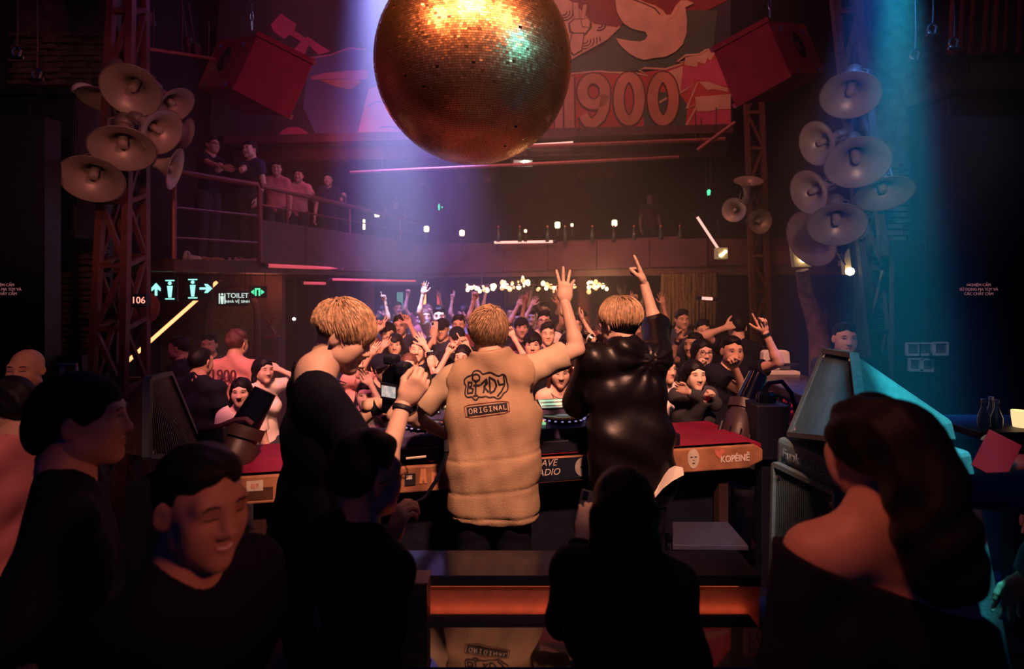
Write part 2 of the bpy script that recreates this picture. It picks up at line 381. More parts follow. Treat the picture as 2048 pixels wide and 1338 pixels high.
# ------------------------------------------------------------------ hand template: wrist at origin, fingers +z, palm +y, right hand (thumb at -x)
GEST = {'open': ([.1, .05, .08, .15], [-.22, -.06, .09, .26], .1, .9), 'four': ([.12, .05, .2, .5], [-.24, -.03, .2, .55], .9, .2),
        'point': ([.05, 1.35, 1.4, 1.4], [-.05, 0, .03, .06], 1., .25), 'two': ([.05, .05, 1.4, 1.4], [-.07, .04, .03, .06], 1., .25),
        'fist': ([1.35, 1.4, 1.4, 1.4], [0, 0, 0, 0], 1., .25), 'grip': ([.8, .85, .9, .95], [-.02, 0, .02, .05], .6, .35),
        'relax': ([.25, .35, .42, .5], [-.08, 0, .05, .1], .4, .5), 'gun': ([.05, .9, 1.2, 1.3], [-.1, 0, .03, .06], -.1, 1.1)}
HANDS = {}
def hand_mesh(g, h):
    if (g, h) in HANDS: return HANDS[(g, h)]
    cu, sp, tc, to = GEST[g]
    pr = [cone((-.022, 0, .03), (-.024, 0, .082), .015, .014, .012, .8), cone((-.006, 0, .025), (-.008, 0, .085), .016, .014, .012, .8), cone((.010, 0, .025), (.010, 0, .083), .016, .013, .012, .8),
          cone((.022, 0, .03), (.027, 0, .076), .014, .012, .012, .8), cone((0, 0, -.05), (0, 0, .03), .027, .026, .02, .75),
          ell((-.022, .010, .035), (.015, .013, .024), .012)]
    bases = [(-.027, 0, .086), (-.009, 0, .090), (.010, 0, .088), (.028, 0, .080)]; L = [.072, .080, .074, .058]; rr = [.0088, .009, .0086, .0078]
    for i in range(4):
        p = Vector(bases[i]); a = 0.; segs = (.45, .31, .26)
        for q, fr in enumerate(segs):
            a += cu[i]*(1. if q == 0 else 1.05 if q == 1 else .7)
            d = Vector((math.sin(sp[i])*math.cos(a), math.sin(a), math.cos(a)*math.cos(sp[i])))
            n = p + d*L[i]*fr; pr.append(cone(p, n, rr[i]*(1-.07*q), rr[i]*(.94-.08*q), .004)); p = n
    p = Vector((-.026, .006, .03)); d1 = Vector((-.75*to - .15, .25 + .3*tc, .75)).normalized(); m = p + d1*.038
    d2 = Vector((-.5*to + .55*max(tc, 0), .3*tc + .1, .8)).normalized(); m2 = m + d2*.03; d3 = Vector((-.35*to + .75*max(tc, 0), .25*tc, .75)).normalized(); e = m2 + d3*.024
    pr += [cone(p, m, .013, .0105, .008), cone(m, m2, .0102, .0095, .004), cone(m2, e, .0094, .0078, .004)]
    HANDS[(g, h)] = build(pr, h); return HANDS[(g, h)]

# ------------------------------------------------------------------ hair styles in head space
def hair_mesh(style, h, seed=0.):
    def plane(y0, z0, y1, z1, wob=.009):
        return lambda X, Y, Z: (z0 + (Y-y0)*(z1-z0)/(y1-y0) + wob*np.sin(62*X + seed) + wob*.6*np.sin(140*X + 2*seed) - .022*np.clip((np.abs(X)-.05)/.03, 0, 1)*(np.abs(Y-.012) < .022)) - Z
    face = [ell((0, .121, -.032), (.064, .072, .112), .018, 's')]
    if style == 'short':
        return build([ell((0, -.021, .036), (.079, .0985, .091), .02), ell((.012, .026, .090), (.058, .05, .034), .03), ell((-.03, .0, .105), (.04, .05, .025), .03)], h, clumps(.0036, 80, seed), plane(.078, .066, -.095, -.07))
    if style == 'crop':
        return build([ell((0, -.021, .034), (.0775, .0965, .0875), .02), ell((0, .004, .085), (.062, .075, .033), .03)], h, clumps(.0012, 120, seed), plane(.075, .070, -.095, -.06))
    if style == 'bangs':
        return build([ell((0, -.012, .038), (.088, .106, .094), .02), ell((0, .06, .055), (.062, .035, .035), .03)], h, clumps(.004, 75, seed), plane(.085, .030, -.1, -.075, .011))
    if style == 'long':
        return build([ell((0, -.016, .034), (.084, .103, .092), .02), cone((0, -.055, .0), (0, -.085, -.27), .075, .06, .04, .6),
                      cone((-.066, -.030, .0), (-.094, -.015, -.24), .027, .022, .03), cone((.066, -.030, .0), (.094, -.015, -.24), .027, .022, .03)] + face, h, clumps(.0022, 85, seed))
    if style == 'bob':
        return build([ell((0, -.014, .036), (.087, .104, .094), .02), cone((0, -.04, .0), (0, -.05, -.12), .082, .078, .04, .75), cone((-.072, .0, .0), (-.082, .008, -.12), .024, .018, .03),
                      cone((.072, .0, .0), (.082, .008, -.12), .024, .018, .03)] + [ell((0, .115, -.06), (.058, .06, .086), .015, 's')], h, clumps(.0025, 85, seed))
    if style == 'tied':
        return build([ell((0, -.017, .033), (.0775, .098, .088), .02), ell((0, -.12, .02), (.032, .035, .035), .02)] + face, h, clumps(.0012, 100, seed), plane(.09, .02, -.1, -.12))
    if style == 'cap':
        return build([ell((0, -.010, .045), (.086, .106, .082), .01), ell((0, .105, .028), (.062, .062, .010), .01)], h, None, lambda X, Y, Z: np.where(Y > .07, -.02, .022 - Z) + 0*X)
    if style == 'beanie':
        return build([ell((0, -.016, .038), (.083, .103, .091), .02)], h, clumps(.001, 60, seed), plane(.09, .038, -.11, -.035))
    raise KeyError(style)
HAIRS = {}

def solve_arm(S_, W_, l1, l2, hint):
    S_, W_ = Vector(S_), Vector(W_); d = W_ - S_; L = d.length
    if L > (l1+l2)*.995: d = d*((l1+l2)*.995/L); W_ = S_ + d; L = d.length
    if L < abs(l1-l2)+.02: L = abs(l1-l2)+.02
    a = (l1*l1 - l2*l2 + L*L)/(2*L); hh = math.sqrt(max(l1*l1 - a*a, 1e-6)); u = d.normalized()
    hv = Vector(hint); hv = hv - u*hv.dot(u)
    if hv.length < 1e-3: hv = Vector((0, -1, -.3)); hv = hv - u*hv.dot(u)
    return S_ + u*a + hv.normalized()*hh, W_

SKIN = [mat('skin_%d' % i, c, .5, var=.06, scale=30, spec=.35) for i, c in enumerate([(.62, .40, .29), (.52, .31, .21), (.70, .48, .37), (.42, .24, .16)])]
M_lips = mat('lips', (.46, .19, .15), .4, var=.05); M_eye = mat('eye_white', (.75, .7, .66), .3, var=.03); M_eyed = mat('eye_dark', (.012, .009, .008), .4, var=.1)
HAIRM = {'black': mat('hair_black', (.007, .006, .008), .5, var=.4, scale=60, bump=.15, spec=.14), 'brown': mat('hair_brown', (.10, .04, .022), .45, var=.4, scale=60, bump=.4),
         'blond': mat('hair_blond', (.62, .41, .25), .38, var=.3, scale=60, attr='tint'), 'dark_red': mat('hair_dark_red', (.07, .018, .014), .45, var=.4, scale=60, bump=.4)}
CLOTH = {}
def cloth(name, rgb, rough=.85, **k):
    if name not in CLOTH: CLOTH[name] = mat('cloth_' + name, rgb, rough, var=k.pop('var', .07), scale=k.pop('scale', 12), bump=k.pop('bump', .08), bscale=260, **k)
    return CLOTH[name]
cloth('black', (.004, .005, .015), spec=.2); cloth('navy', (.015, .02, .06)); cloth('white', (.72, .66, .6)); cloth('grey', (.2, .18, .18)); cloth('cream', (.66, .52, .36)); cloth('pink', (.6, .27, .24))
cloth('maroon', (.16, .03, .04)); cloth('denim', (.05, .07, .13)); cloth('teal', (.03, .10, .13)); cloth('charcoal', (.03, .03, .04)); cloth('rose', (.5, .16, .16)); cloth('beige', (.56, .43, .29))

LOD = {'hero': (.010, .0045, .0045, .008, .005), 'near': (.014, .0055, .005, .011, .006), 'mid': (.020, .0072, .0065, .016, .009), 'far': (.026, .009, .009, .024, .012)}
def person(label, head, d, yaw=180, floor=-.25, skin=0, fem=False, expr='neutral', hair='short', hairc='black', top='tee', topc='black', botc='charcoal',
           hyaw=0, hpitch=0, hroll=0, lean=(0, 0), hoff=(0, .02), arms=None, lod='mid', seed=None, group='people in the crowd', wide=1., width=1., head_s=1., cat='person', smin=.82, smax=1.1, hem=.86, sleeve=.55, neck_r=.066, bottoms=True):
    """head = pixel of the head centre; yaw 0 faces away, 180 faces the camera, 90 faces right. arms: {'L'/'R': dict(w=(px,py,d) or loc=(x,y,z), hint, g, palm)}"""
    seed = random.random()*9 if seed is None else seed
    hb, hh, hd, hc, hr = LOD[lod]
    Hc = P(head[0], head[1], d) if len(head) == 2 else Vector(head)
    s = (Hc.z - floor)/1.60; s = min(max(s, smin), smax); fl = Hc.z - 1.60*s
    Rz = Matrix.Rotation(-R(yaw), 4, 'Z')
    lx, ly = lean; hx, hy = lx + hoff[0], ly + hoff[1]
    off = Rz @ Vector((hx*s, hy*s, 0)); B = Vector((Hc.x - off.x, Hc.y - off.y, fl))
    Mw = Matrix.Translation(B) @ Rz @ Matrix.Scale(s, 4); Mi = Mw.inverted()
    sw = .150*wide*(.88 if fem else 1.)
    def jt(x, y, z):
        t = min(max((z-.92)/.5, 0), 1); return Vector((x + lx*t, y + ly*t, z))
    sh = {-1: jt(-sw, -.005, 1.395), 1: jt(sw, -.005, 1.395)}
    l1, l2 = .285, .245
    A = {}
    for key, sg in (('L', -1), ('R', 1)):
        a = (arms or {}).get(key) or {}
        hint = Vector(a.get('hint', (sg*.55, .25, -1)))
        if 'w' in a: W = Mi @ P(*a['w'])
        elif 'loc' in a: W = jt(*a['loc'])
        else: W = sh[sg] + Vector((sg*.07, .10, -.50)); hint = Vector((sg*.4, -1, 0))
        E, W = solve_arm(sh[sg], W, l1, l2, hint)
        if W.z > 1.40: sh[sg] = sh[sg] + Vector((0, 0, .035)); E, W = solve_arm(sh[sg], W, l1, l2, hint)
        A[sg] = (E, W, a)
    g = width
    def torso(e):          # e = inflation
        return [cone(jt(-.058, 0, .93), jt(.058, 0, .93), .102*g + e, None, .05, .85), cone(jt(-.042, 0, 1.08), jt(.042, 0, 1.08), (.082 if fem else .095)*g + e, None, .07, .80),
                cone(jt(-.068*wide, 0, 1.26), jt(.068*wide, 0, 1.26), (.088 if fem else .104)*g + e, None, .07, .80), cone(sh[-1], sh[1], .056 + e*.8, None, .06),
                cone(jt(-.10, -.02, 1.41), jt(0, -.015, 1.49), .045 + e*.6, .045 + e*.6, .05), cone(jt(.10, -.02, 1.41), jt(0, -.015, 1.49), .045 + e*.6, .045 + e*.6, .05)] + \
               ([ell(jt(-.068, .085, 1.255), (.055+e, .05+e, .055+e), .04), ell(jt(.068, .085, 1.255), (.055+e, .05+e, .055+e), .04)] if fem else [])
    hcen = Vector((hx, hy, 1.60))
    af = .84 if fem else 1.
    pr = torso(0) + [cone(jt(0, -.015, 1.45), (hx, hy-.03, 1.55), (.050 if fem else .057), (.046 if fem else .053), .03)]
    for sg in (-1, 1):
        E, W, a = A[sg]
        pr += [cone(sh[sg], E, .047*af, .038*af, .025), cone(E, W, .037*af, .026*af, .015), ell(E + (W-E)*.22, (.039*af, .039*af, .039*af), .02)]
        pr += [cone((sg*.085, 0, .90), (sg*.095, .02, .49), .090, .058, .04), cone((sg*.095, .02, .49), (sg*.10, -.01, .09), .056, .038, .02), cone((sg*.10, -.02, .045), (sg*.115, .13, .035), .042, .032, .02)]
    V, Q = build(pr, hb); Mx = np.zeros(len(Q), np.int32)
    Vs, Qs, Ms = [V], [Q], [Mx]; nb = len(V)
    HM = Matrix.Translation(hcen) @ Matrix.Rotation(-R(hyaw), 4, 'Z') @ Matrix.Rotation(R(hpitch), 4, 'X') @ Matrix.Rotation(R(hroll), 4, 'Y') @ Matrix.Scale(head_s, 4)
    def addm(v, q, m, M, flip=False):
        nonlocal nb
        M_ = np.array(M, np.float32); v2 = v @ M_[:3, :3].T + M_[:3, 3]
        Vs.append(v2); Qs.append((q[:, ::-1] if flip else q) + nb); Ms.append(m); nb += len(v)
    hv, hq, hm = head_mesh(expr, fem, hh); addm(hv, hq, hm, HM)
    HW = {}
    for sg in (-1, 1):
        E, W, a = A[sg]; gst = a.get('g', 'relax'); v, q = hand_mesh(gst, hd)
        z = Vector(a['dir']).normalized() if 'dir' in a else (W-E).normalized(); palm = Vector(a.get('palm', (0, 1, 0) if W.z > 1.3 else (-sg, .2, 0)))
        y = (palm - z*palm.dot(z)).normalized(); x = y.cross(z)
        HMx = Matrix((x, y, z)).transposed().to_4x4(); HMx.translation = W; sc = Matrix.Diagonal((1 if sg > 0 else -1, 1, 1, 1))
        HMx = HMx @ Matrix.Scale(.92 if fem else 1.02, 4); HW[sg] = HMx
        addm(v, q, np.zeros(len(q), np.int32), HMx @ sc, sg < 0)
    V = np.concatenate(Vs); Q = np.concatenate(Qs); Mi_ = np.concatenate(Ms)
    root = link('person', npmesh('person', V, Q, [SKIN[skin], M_lips, M_eye, M_eyed], Mi_)); root.matrix_world = Mw
    tag(root, label, cat, group)
    def child(name, vq, m, M=None):
        v, q = vq
        if M is not None: M_ = np.array(M, np.float32); v = v @ M_[:3, :3].T + M_[:3, 3]
        return link(name, npmesh(name, v, q, m), root)
    if hair:
        key = (hair, hr)
        if key not in HAIRS: HAIRS[key] = hair_mesh(hair, hr, seed)
        child('cap' if hair in ('cap', 'beanie') else 'hair', HAIRS[key], cloth(hairc, (.01, .01, .02)) if hair in ('cap', 'beanie') else HAIRM[hairc], HM)
    # clothing
    neck = [cone(jt(0, .0, 1.49), jt(0, .06, 1.62), neck_r, neck_r+.03, .015, op='s'), cone(jt(0, -.01, 1.48), (hx, hy, 1.60), neck_r-.004, None, .01, op='s')]
    e = .016
    def sleeves(frac, r0, r1):
        o = []
        for sg in (-1, 1):
            E, W, a = A[sg]
            if frac <= 1: o.append(cone(sh[sg], sh[sg] + (E-sh[sg])*frac, r0, r1, .03, flat=True))
            else:
                o += [cone(sh[sg], E, r0, r0*.92, .03), cone(E, E + (W-E)*(frac-1), r0*.92, r1, .02, flat=True)]
        return o
    cutz = lambda X, Y, Z: hem - Z + 0*X + 0*Y
    tm = CLOTH[topc] if isinstance(topc, str) else topc
    if top == 'tee': child('shirt', build(torso(e) + sleeves(sleeve, .066*af**.5, .070*af**.5) + neck, hc, wrinkle(.0035, seed=seed), cutz), tm)
    elif top == 'long': child('shirt', build(torso(e+.004) + sleeves(1.93, .064, .042) + neck, hc, wrinkle(.0045, seed=seed), cutz), tm)
    elif top == 'tank':
        child('shirt', build(torso(e) + [cone(jt(0, .02, 1.50), jt(0, .16, 1.42), .075, .05, .02, op='s'), cone(jt(0, 0, 1.47), jt(0, 0, 1.6), .068, None, .02, op='s')] +
              [cone(jt(sg*.185, .0, 1.26), jt(sg*.175, 0, 1.5), .062, None, .02, op='s') for sg in (-1, 1)], hc, wrinkle(.003, seed=seed), cutz), tm)
    elif top == 'strapless': child('shirt', build(torso(e), hc, wrinkle(.002, seed=seed), lambda X, Y, Z: np.maximum(hem - Z, Z - (1.275 + .01*np.cos(12*X))) + 0*Y), tm)
    elif top == 'offshoulder':
        child('shirt', build(torso(e+.004) + sleeves(1.6, .064, .05), hc, wrinkle(.005, seed=seed), lambda X, Y, Z: np.maximum(hem - Z, Z - (1.345 - .35*(X-lx))) + 0*Y), tm)
    if bottoms:
        lp = [cone(jt(-.06, 0, .92), jt(.06, 0, .92), .114*g, None, .05, .85)]
        for sg in (-1, 1): lp += [cone((sg*.085, 0, .90), (sg*.095, .02, .49),   .099, .074, .04), cone((sg*.095, .02, .49), (sg*.10, -.01, .07), .072, .058, .02, flat=True)]
        child('trousers', build(lp, hc*1.4, wrinkle(.004, 12, 30, seed), lambda X, Y, Z: Z - 1.0 + 0*X + 0*Y), CLOTH[botc])
        if lod in ('hero', 'near'):
            for sg in (-1, 1): child('shoe', build([cone((sg*.10, -.03, .05), (sg*.118, .14, .04), .052, .044, .02), cone((sg*.10, -.015, .05), (sg*.10, -.01, .12), .05, .05, .02)], .016, None, lambda X, Y, Z: .003 - Z + 0*X + 0*Y), CLOTH['charcoal'])
    info = dict(root=root, Mw=Mw, HM=HM, A=A, sh=sh, HW=HW, s=s, child=child, jt=jt, torso=torso, hcen=hcen, sleeves=sleeves)
    return info

def strands(name, parent, HM, m, n, length, crown, rad, grav=.5, cen=(0, -.014, .034), zcut=None, thick=.0022, lift=.012, seed=1, dark=None, spread=.25, fwd=None, back=1.):
    """hair locks flowing from the crown over an ellipsoid cap, as tapered three-sided tubes"""
    rg = np.random.RandomState(seed); cen = np.array(cen); rad = np.array(rad); crown = np.array(crown)/np.linalg.norm(crown)
    p = rg.normal(size=(n*4, 3)); p /= np.linalg.norm(p, axis=1)[:, None]
    keep = np.ones(len(p), bool) if zcut is None else zcut(p)
    p = p[keep][:n]; n = len(p); steps = 7
    L = length*(.7 + .6*rg.rand(n))*(back + (1-back)*(p[:, 1] + 1)/2); rnd = rg.normal(size=(n, 3))*spread; pts = [p*rad + cen]; q = p.copy()
    nrm = q.copy()
    for i in range(1, steps):
        t = q - crown; 
        if fwd is not None: t = t*.6 + np.array(fwd)
        t = t + rnd*(.5 if i < 3 else .25) + np.array([0, 0, -grav])*(i/steps + .3)
        t -= q*(t*q).sum(1)[:, None]; t /= np.linalg.norm(t, axis=1)[:, None] + 1e-6
        q = q + t*(L/steps/rad.mean())[:, None]; q /= np.linalg.norm(q, axis=1)[:, None]
        lf = 1 + lift/rad.mean()*math.sin(min(1, i/(steps-1)*1.3)*math.pi*.62)*(.55 + .9*rg.rand(n) if i == 1 else lfr)
        if i == 1: lfr = (.55 + .9*rg.rand(n))
        pts.append(q*rad*lf[:, None] + cen)
    pts = np.stack(pts, 1)                                    # n, steps, 3
    d = np.gradient(pts, axis=1); d /= np.linalg.norm(d, axis=2)[:, :, None] + 1e-9
    nn = pts - cen; nn -= d*(nn*d).sum(2)[:, :, None]; nn /= np.linalg.norm(nn, axis=2)[:, :, None] + 1e-9; bb = np.cross(d, nn)
    r = thick*(.7 + .6*rg.rand(n))[:, None]*np.interp(np.arange(steps), [0, 1, steps-2, steps-1], [.7, 1, .8, .12])[None, :]
    rings = [pts + (nn*(math.sin(a)*.6) + bb*math.cos(a))[:, :, :]*r[:, :, None] for a in (math.pi/2, math.pi*7/6, math.pi*11/6)]
    V = np.stack(rings, 2).reshape(-1, 3)                      # n, steps, 3
    base = (np.arange(n)*steps*3)[:, None, None] + (np.arange(steps-1)*3)[None, :, None]; k = np.arange(3)[None, None, :]; k2 = (k+1) % 3
    Q = np.stack([base+k, base+k2, base+k2+3, base+k+3], -1).reshape(-1, 4)
    M_ = np.array(HM, np.float32); V = V @ M_[:3, :3].T + M_[:3, 3]
    me = npmesh(name, V, Q, m); at = me.color_attributes.new('tint', 'FLOAT_COLOR', 'POINT')
    tint = .55 + .75*rg.rand(n)
    c = np.ones((n, steps, 3, 4)); c[..., :3] = tint[:, None, None, None]
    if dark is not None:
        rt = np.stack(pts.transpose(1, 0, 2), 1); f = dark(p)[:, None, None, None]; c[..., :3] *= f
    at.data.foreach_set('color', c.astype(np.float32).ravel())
    return tag(link(name, me, parent), kind=None)
# ------------------------------------------------------------------ the setting
def struct(name, mb, m, **k): return tag(mb.obj(name, m, **k), kind='structure')
M_floor = mat('stage_floor', (.012, .011, .022), .35, var=.4, scale=5, bump=.1)
struct('floor', MB().box((0, .575, -.15), (11, 6.35, .30)), M_floor)
struct('floor_dance', MB().box((0, 8.2, -.35), (11, 8.9, .2)), mat('dance_floor', (.03, .02, .025), .5, var=.3))
struct('wall_back', MB().box((0, 12.55, 4), (11, .15, 8.6)), mat('back_wall', (.05, .022, .026), .8, var=.4, scale=1.6, bump=.2))
struct('wall_left', MB().box((-5.35, 6.9, 4), (.15, 11.4, 8.6)), M_dark)
struct('wall_right', MB().box((5.35, 6.9, 4), (.15, 11.4, 8.6)), M_dark)
struct('ceiling', MB().box((0, 8.3, 8.35), (11, 8.6, .15)), M_dark)
# stone piers behind the towers, laid stone by stone
def stone_pier(name, x0, x1, y, zs):
    pier = struct(name, MB().box(((x0+x1)/2, y+.2, 3), (x1-x0, .3, 6.6)), M_stone)
    kinds = []
    for wd in (.16, .24, .33):
        mb = MB().box((0, 0, 0), (wd, .09, .052)); me = bpy.data.meshes.new('stone'); me.from_pydata(mb.v, [], mb.f); me.materials.append(M_stone); kinds.append((wd, me))
    rg = random.Random(3)
    for z0, z1 in zs:
        z = z0
        while z < z1:
            x = x0 + rg.uniform(-.1, 0)
            while x < x1:
                wd, me = rg.choice(kinds)
                o = link('stone', me, pier); o.location = (x+wd/2, y+.02-rg.uniform(0, .05), z+rg.uniform(-.006, .006)); o.scale = (rg.uniform(.88, .97), 1, rg.uniform(.75, 1.02)); o.rotation_euler = (0, rg.uniform(-.02, .02), rg.uniform(-.05, .05))
                x += wd
            z += .062
    return pier
stone_pier('wall_left_pier', -5.2, -4.25, 5.95, [(.95, 2.75), (4.0, 4.5)])
stone_pier('wall_right_pier', 3.72, 4.75, 5.85, [(1.25, 3.15)])

# black partitions at the two sides, with the notice on them
M_sign = mat('notice_letters', (.75, .28, .3), .5, emit=.25)
for sg, nm in ((-1, 'wall_left_partition'), (1, 'wall_right_partition')):
    x0 = 3.63 if sg < 0 else 3.33
    struct(nm, MB().box((sg*(x0+.7), 4.5, 1.6), (1.4, .16, 3.2)), M_black)
    n = thing('notice_sign', 'small black notice with three lines of red letters on the %s black partition' % ('left' if sg < 0 else 'right'), 'sign', P(5 if sg < 0 else 1957, 579, 4.40), group='drug notices')
    MB().box((0, .006, 0), (.26, .012, .14)).obj('plate', M_black, n)
    for i, t in enumerate(('NGHIÊM CẤM', 'SỬ DỤNG MA TÚY VÀ', 'CÁC CHẤT CẤM')):
        text_mesh('lettering', t, .03, M_sign, n, Matrix.Translation((0, -.003, .034-.034*i)) @ FACE)
def cabinet(label, sg):
    x = sg*4.62
    t = thing('speaker_cabinet', label, 'speaker', (x, 5.5, 2.98))
    MB().box((0, 0, 0), (1.2, .5, 1.3)).obj('body', M_black, t, bevel=.01)
    for k in range(3): MB().box((-.4+k*.4, -.256, 0), (.37, .012, 1.18)).obj('door_panel', M_black, t, bevel=.006)
    for k in (-.22, .25): MB().lathe([(.028, 0), (.04, .012), (.03, .018), (.022, .006)], 14).obj('recessed_handle', M_steel, t, loc=(k, -.262, -.15), rot=(R(90), 0, 0))
    MB().box((0, -.03, .68), (1.25, .6, .05)).obj('top_board', M_black, t)
cabinet('big black hanging speaker cabinet left of the horn cluster', -1)
cabinet('big black hanging speaker cabinet at the right edge below red slats', 1)

# red slats at the upper right corner
t = thing('slat_screen', 'screen of upright dark red slats in the top right corner', 'screen', P(1990, 45, 5.0))
for k in range(9):
    MB().box((0, 0, 0), (.035 + .02*(k % 3), .05, .9 - .05*(k % 2))).obj('slat', mat('red_slat', (.42, .02, .035), .6, var=.3), t, loc=(-.36 + .1*k, 0, .17), rot=(0, R(3), 0))
MB().box((.05, .05, -.29), (1.1, .06, .05)).obj('rail', M_black, t)

# ------------------------------------------------------------------ lattice towers
def tower(label, legs, levels, wd, mt):
    base = Vector(legs[0][1]); base.z = -.25
    t = thing('lattice_tower', label, 'tower', base)
    L = [(Vector(a)-base, Vector(b)-base) for a, b in legs]
    for a, b in L:
        MB().bar(b, a, wd).obj('leg', mt, t)
    at = lambda i, f: L[i][1] + (L[i][0]-L[i][1])*f
    pairs = [(0, 1), (1, 2)] if len(L) == 3 else [(0, 1), (1, 2), (2, 3), (3, 0)]
    for i, j in pairs:
        for k in range(levels):
            f0, f1 = k/levels, (k+1)/levels
            MB().bar(at(i, f1), at(j, f1), wd*.75).obj('brace', mt, t)
            a, b = (i, j) if k % 2 else (j, i)
            MB().bar(at(a, f0), at(b, f1), wd*.65).obj('brace', mt, t)
    return t
def leg(px0, py0, d0, px1, d1):       # from top pixel down to the floor
    a = P(px0, py0, d0); b = P(px1, 870, d1); u = b - a; return (a - u*.12, a + u*((a.z+.25)/(a.z-b.z)))
M_towl = mat('tower_paint_red', (.15, .05, .045), .55, metal=.2, var=.25, bump=.15)
M_towr = mat('tower_paint_grey', (.10, .08, .09), .55, metal=.2, var=.25, bump=.15)
tower('tall rust red lattice tower carrying the left horn cluster', [leg(224, 0, 5.2, 178, 5.2), leg(262, 0, 5.2, 245, 5.2), leg(290, 0, 5.6, 292, 5.6), leg(255, 0, 5.6, 225, 5.6)], 9, .06, M_towl)
tower('tall grey lattice tower carrying the right horn cluster', [leg(1668, 0, 5.1, 1762, 5.1), leg(1716, 0, 5.1, 1803, 5.1), leg(1722, 0, 5.5, 1800, 5.5), leg(1685, 0, 5.5, 1765, 5.5)], 9, .055, M_towr)
tower('distant slim lattice tower behind the right side of the crowd', [leg(1493, 230, 8.2, 1512, 8.2), leg(1524, 230, 8.2, 1545, 8.2), leg(1527, 230, 8.6, 1543, 8.6), leg(1500, 230, 8.6, 1518, 8.6)], 10, .06, M_towl)
# numbered display on the left tower
t = thing('number_display', 'small black display with the red digits 106 on the left tower', 'display', P(277, 601, 5.1))
MB().box((0, .03, 0), (.13, .06, .12)).obj('housing', M_black, t, bevel=.006)
MB().bar((-.02, .05, 0), (-.12, .16, 0), .03).obj('bracket', M_steel, t)
text_mesh('digits', '106', .085, mat('led_digits', (1, .35, .25), .4, emit=1.6), t, Matrix.Translation((0, -.003, 0)) @ FACE)
t = thing('woven_hat', 'round woven straw hat hung behind the number display', 'hat', P(285, 615, 5.65)); MB().lathe([(.001, .03), (.10, .02), (.17, 0), (.17, -.01), (.001, -.012)], 28).obj('woven_disc', mat('woven_disc', (.34, .12, .09), .8, var=.3, scale=30), t, rot=(R(90), 0, 0), smooth=True)
MB().tube([(.02, .02, .16), (.03, .02, .5)], .006).obj('cord', M_black, t)

# ------------------------------------------------------------------ horn loudspeakers
M_horn = mat('horn_grey', (.36, .29, .25), .42, metal=.25, var=.14, scale=5, bump=.06)
M_hornr = mat('horn_rim', (.20, .16, .15), .5, metal=.4)
def horn_proto():
    t = thing('horn_speaker', 'x', 'horn speaker')
    prof = [(.036, -.30), (.05, -.27), (.062, -.2), (.085, -.13), (.13, -.065), (.19, -.02), (.25, 0)]
    b = MB().lathe(prof + [(.246, .006)] + [(r-.006, z+.006) for r, z in prof[::-1]][1:], 36, False)
    bell = b.obj('bell', M_horn, t, smooth=True, sm_angle=60)
    ring = [(.25 + .007*math.cos(a), .002 + .007*math.sin(a)) for a in [i*math.pi/4 for i in range(9)]]
    MB().lathe(ring, 36, False).obj('rim', M_hornr, t, smooth=True)
    MB().lathe([(.03, -.26), (.036, -.16), (.037, -.05), (.033, -.035), (.02, -.03), (.0, -.03)], 20).obj('throat_tube', M_horn, t, smooth=True)
    MB().lathe([(.0, -.42), (.06, -.42), (.075, -.40), (.075, -.31), (.06, -.29), (.03, -.285)], 22).obj('driver', M_hornr, t, smooth=True)
    MB().tube([(.11, 0, -.20), (.12, 0, -.36), (0, 0, -.46), (-.12, 0, -.36), (-.11, 0, -.20)], .010, 6).obj('bracket', M_hornr, t, smooth=True)
    return t
HP = horn_proto(); first = True
def horn(label, px, py, d, r_px, az, el, group):
    """az: 0 faces the camera, + turns to the right; el: + tilts down"""
    global first
    o = HP if first else copy_tree(HP); first = False
    o['label'] = label; o['group'] = group
    dr = Vector((math.sin(R(az))*math.cos(R(el)), -math.cos(R(az))*math.cos(R(el)), -math.sin(R(el))))
    o.location = P(px, py, d); o.rotation_euler = dr.to_track_quat('Z', 'Y').to_euler(); s = r_px/F*d/.25; o.scale = (s, s, s)
LH, RH = 'horns on the left tower', 'horns on the right tower'
horn('topmost open grey horn on the left tower facing forward', 262, 181, 4.75, 54, 16, 40, LH)
horn('wide grey horn in the middle of the left tower facing the camera', 245, 298, 4.7, 58, 30, 54, LH)
horn('lowest grey horn of the left tower turned left', 184, 359, 4.75, 56, 24, 46, LH)
horn('grey horn of the left tower turned right with a bright streak', 324, 264, 4.85, 47, 78, 28, LH)
horn('dark horn at the right of the left tower seen into its shadowed mouth', 350, 212, 5.1, 42, 84, 42, LH)
horn('big dark horn tilted down behind the topmost left horn', 218, 204, 5.15, 54, -10, 76, LH)
horn('horn seen from the side under the left tower cluster', 350, 338, 5.0, 42, 106, 16, LH)
horn('reddish horn seen from behind at the right of the left cluster', 368, 268, 5.4, 34, 150, 10, LH)
horn('topmost pale horn on the right tower in the blue beam', 1700, 191, 4.7, 54, -38, 50, RH)
horn('biggest pale horn on the right tower facing the camera', 1715, 326, 4.6, 59, -22, 44, RH)
horn('pale horn turned left at the upper left of the right tower', 1633, 287, 4.8, 44, -76, 18, RH)
horn('horn turned left with a pink sheen at the middle left of the right tower', 1617, 385, 4.8, 45, -74, 20, RH)
horn('lowest pale horn on the right tower facing the camera', 1674, 450, 4.6, 53, -26, 44, RH)
horn('horn tilted down at the right of the right tower with a lit lower lip', 1769, 388, 4.8, 52, -12, 58, RH)
horn('dark horn seen from the side below the lowest right horn', 1622, 478, 5.0, 58, -72, 22, RH)
horn('dark horn hanging mouth down under the right cluster', 1668, 495, 5.1, 40, -120, 30, RH)
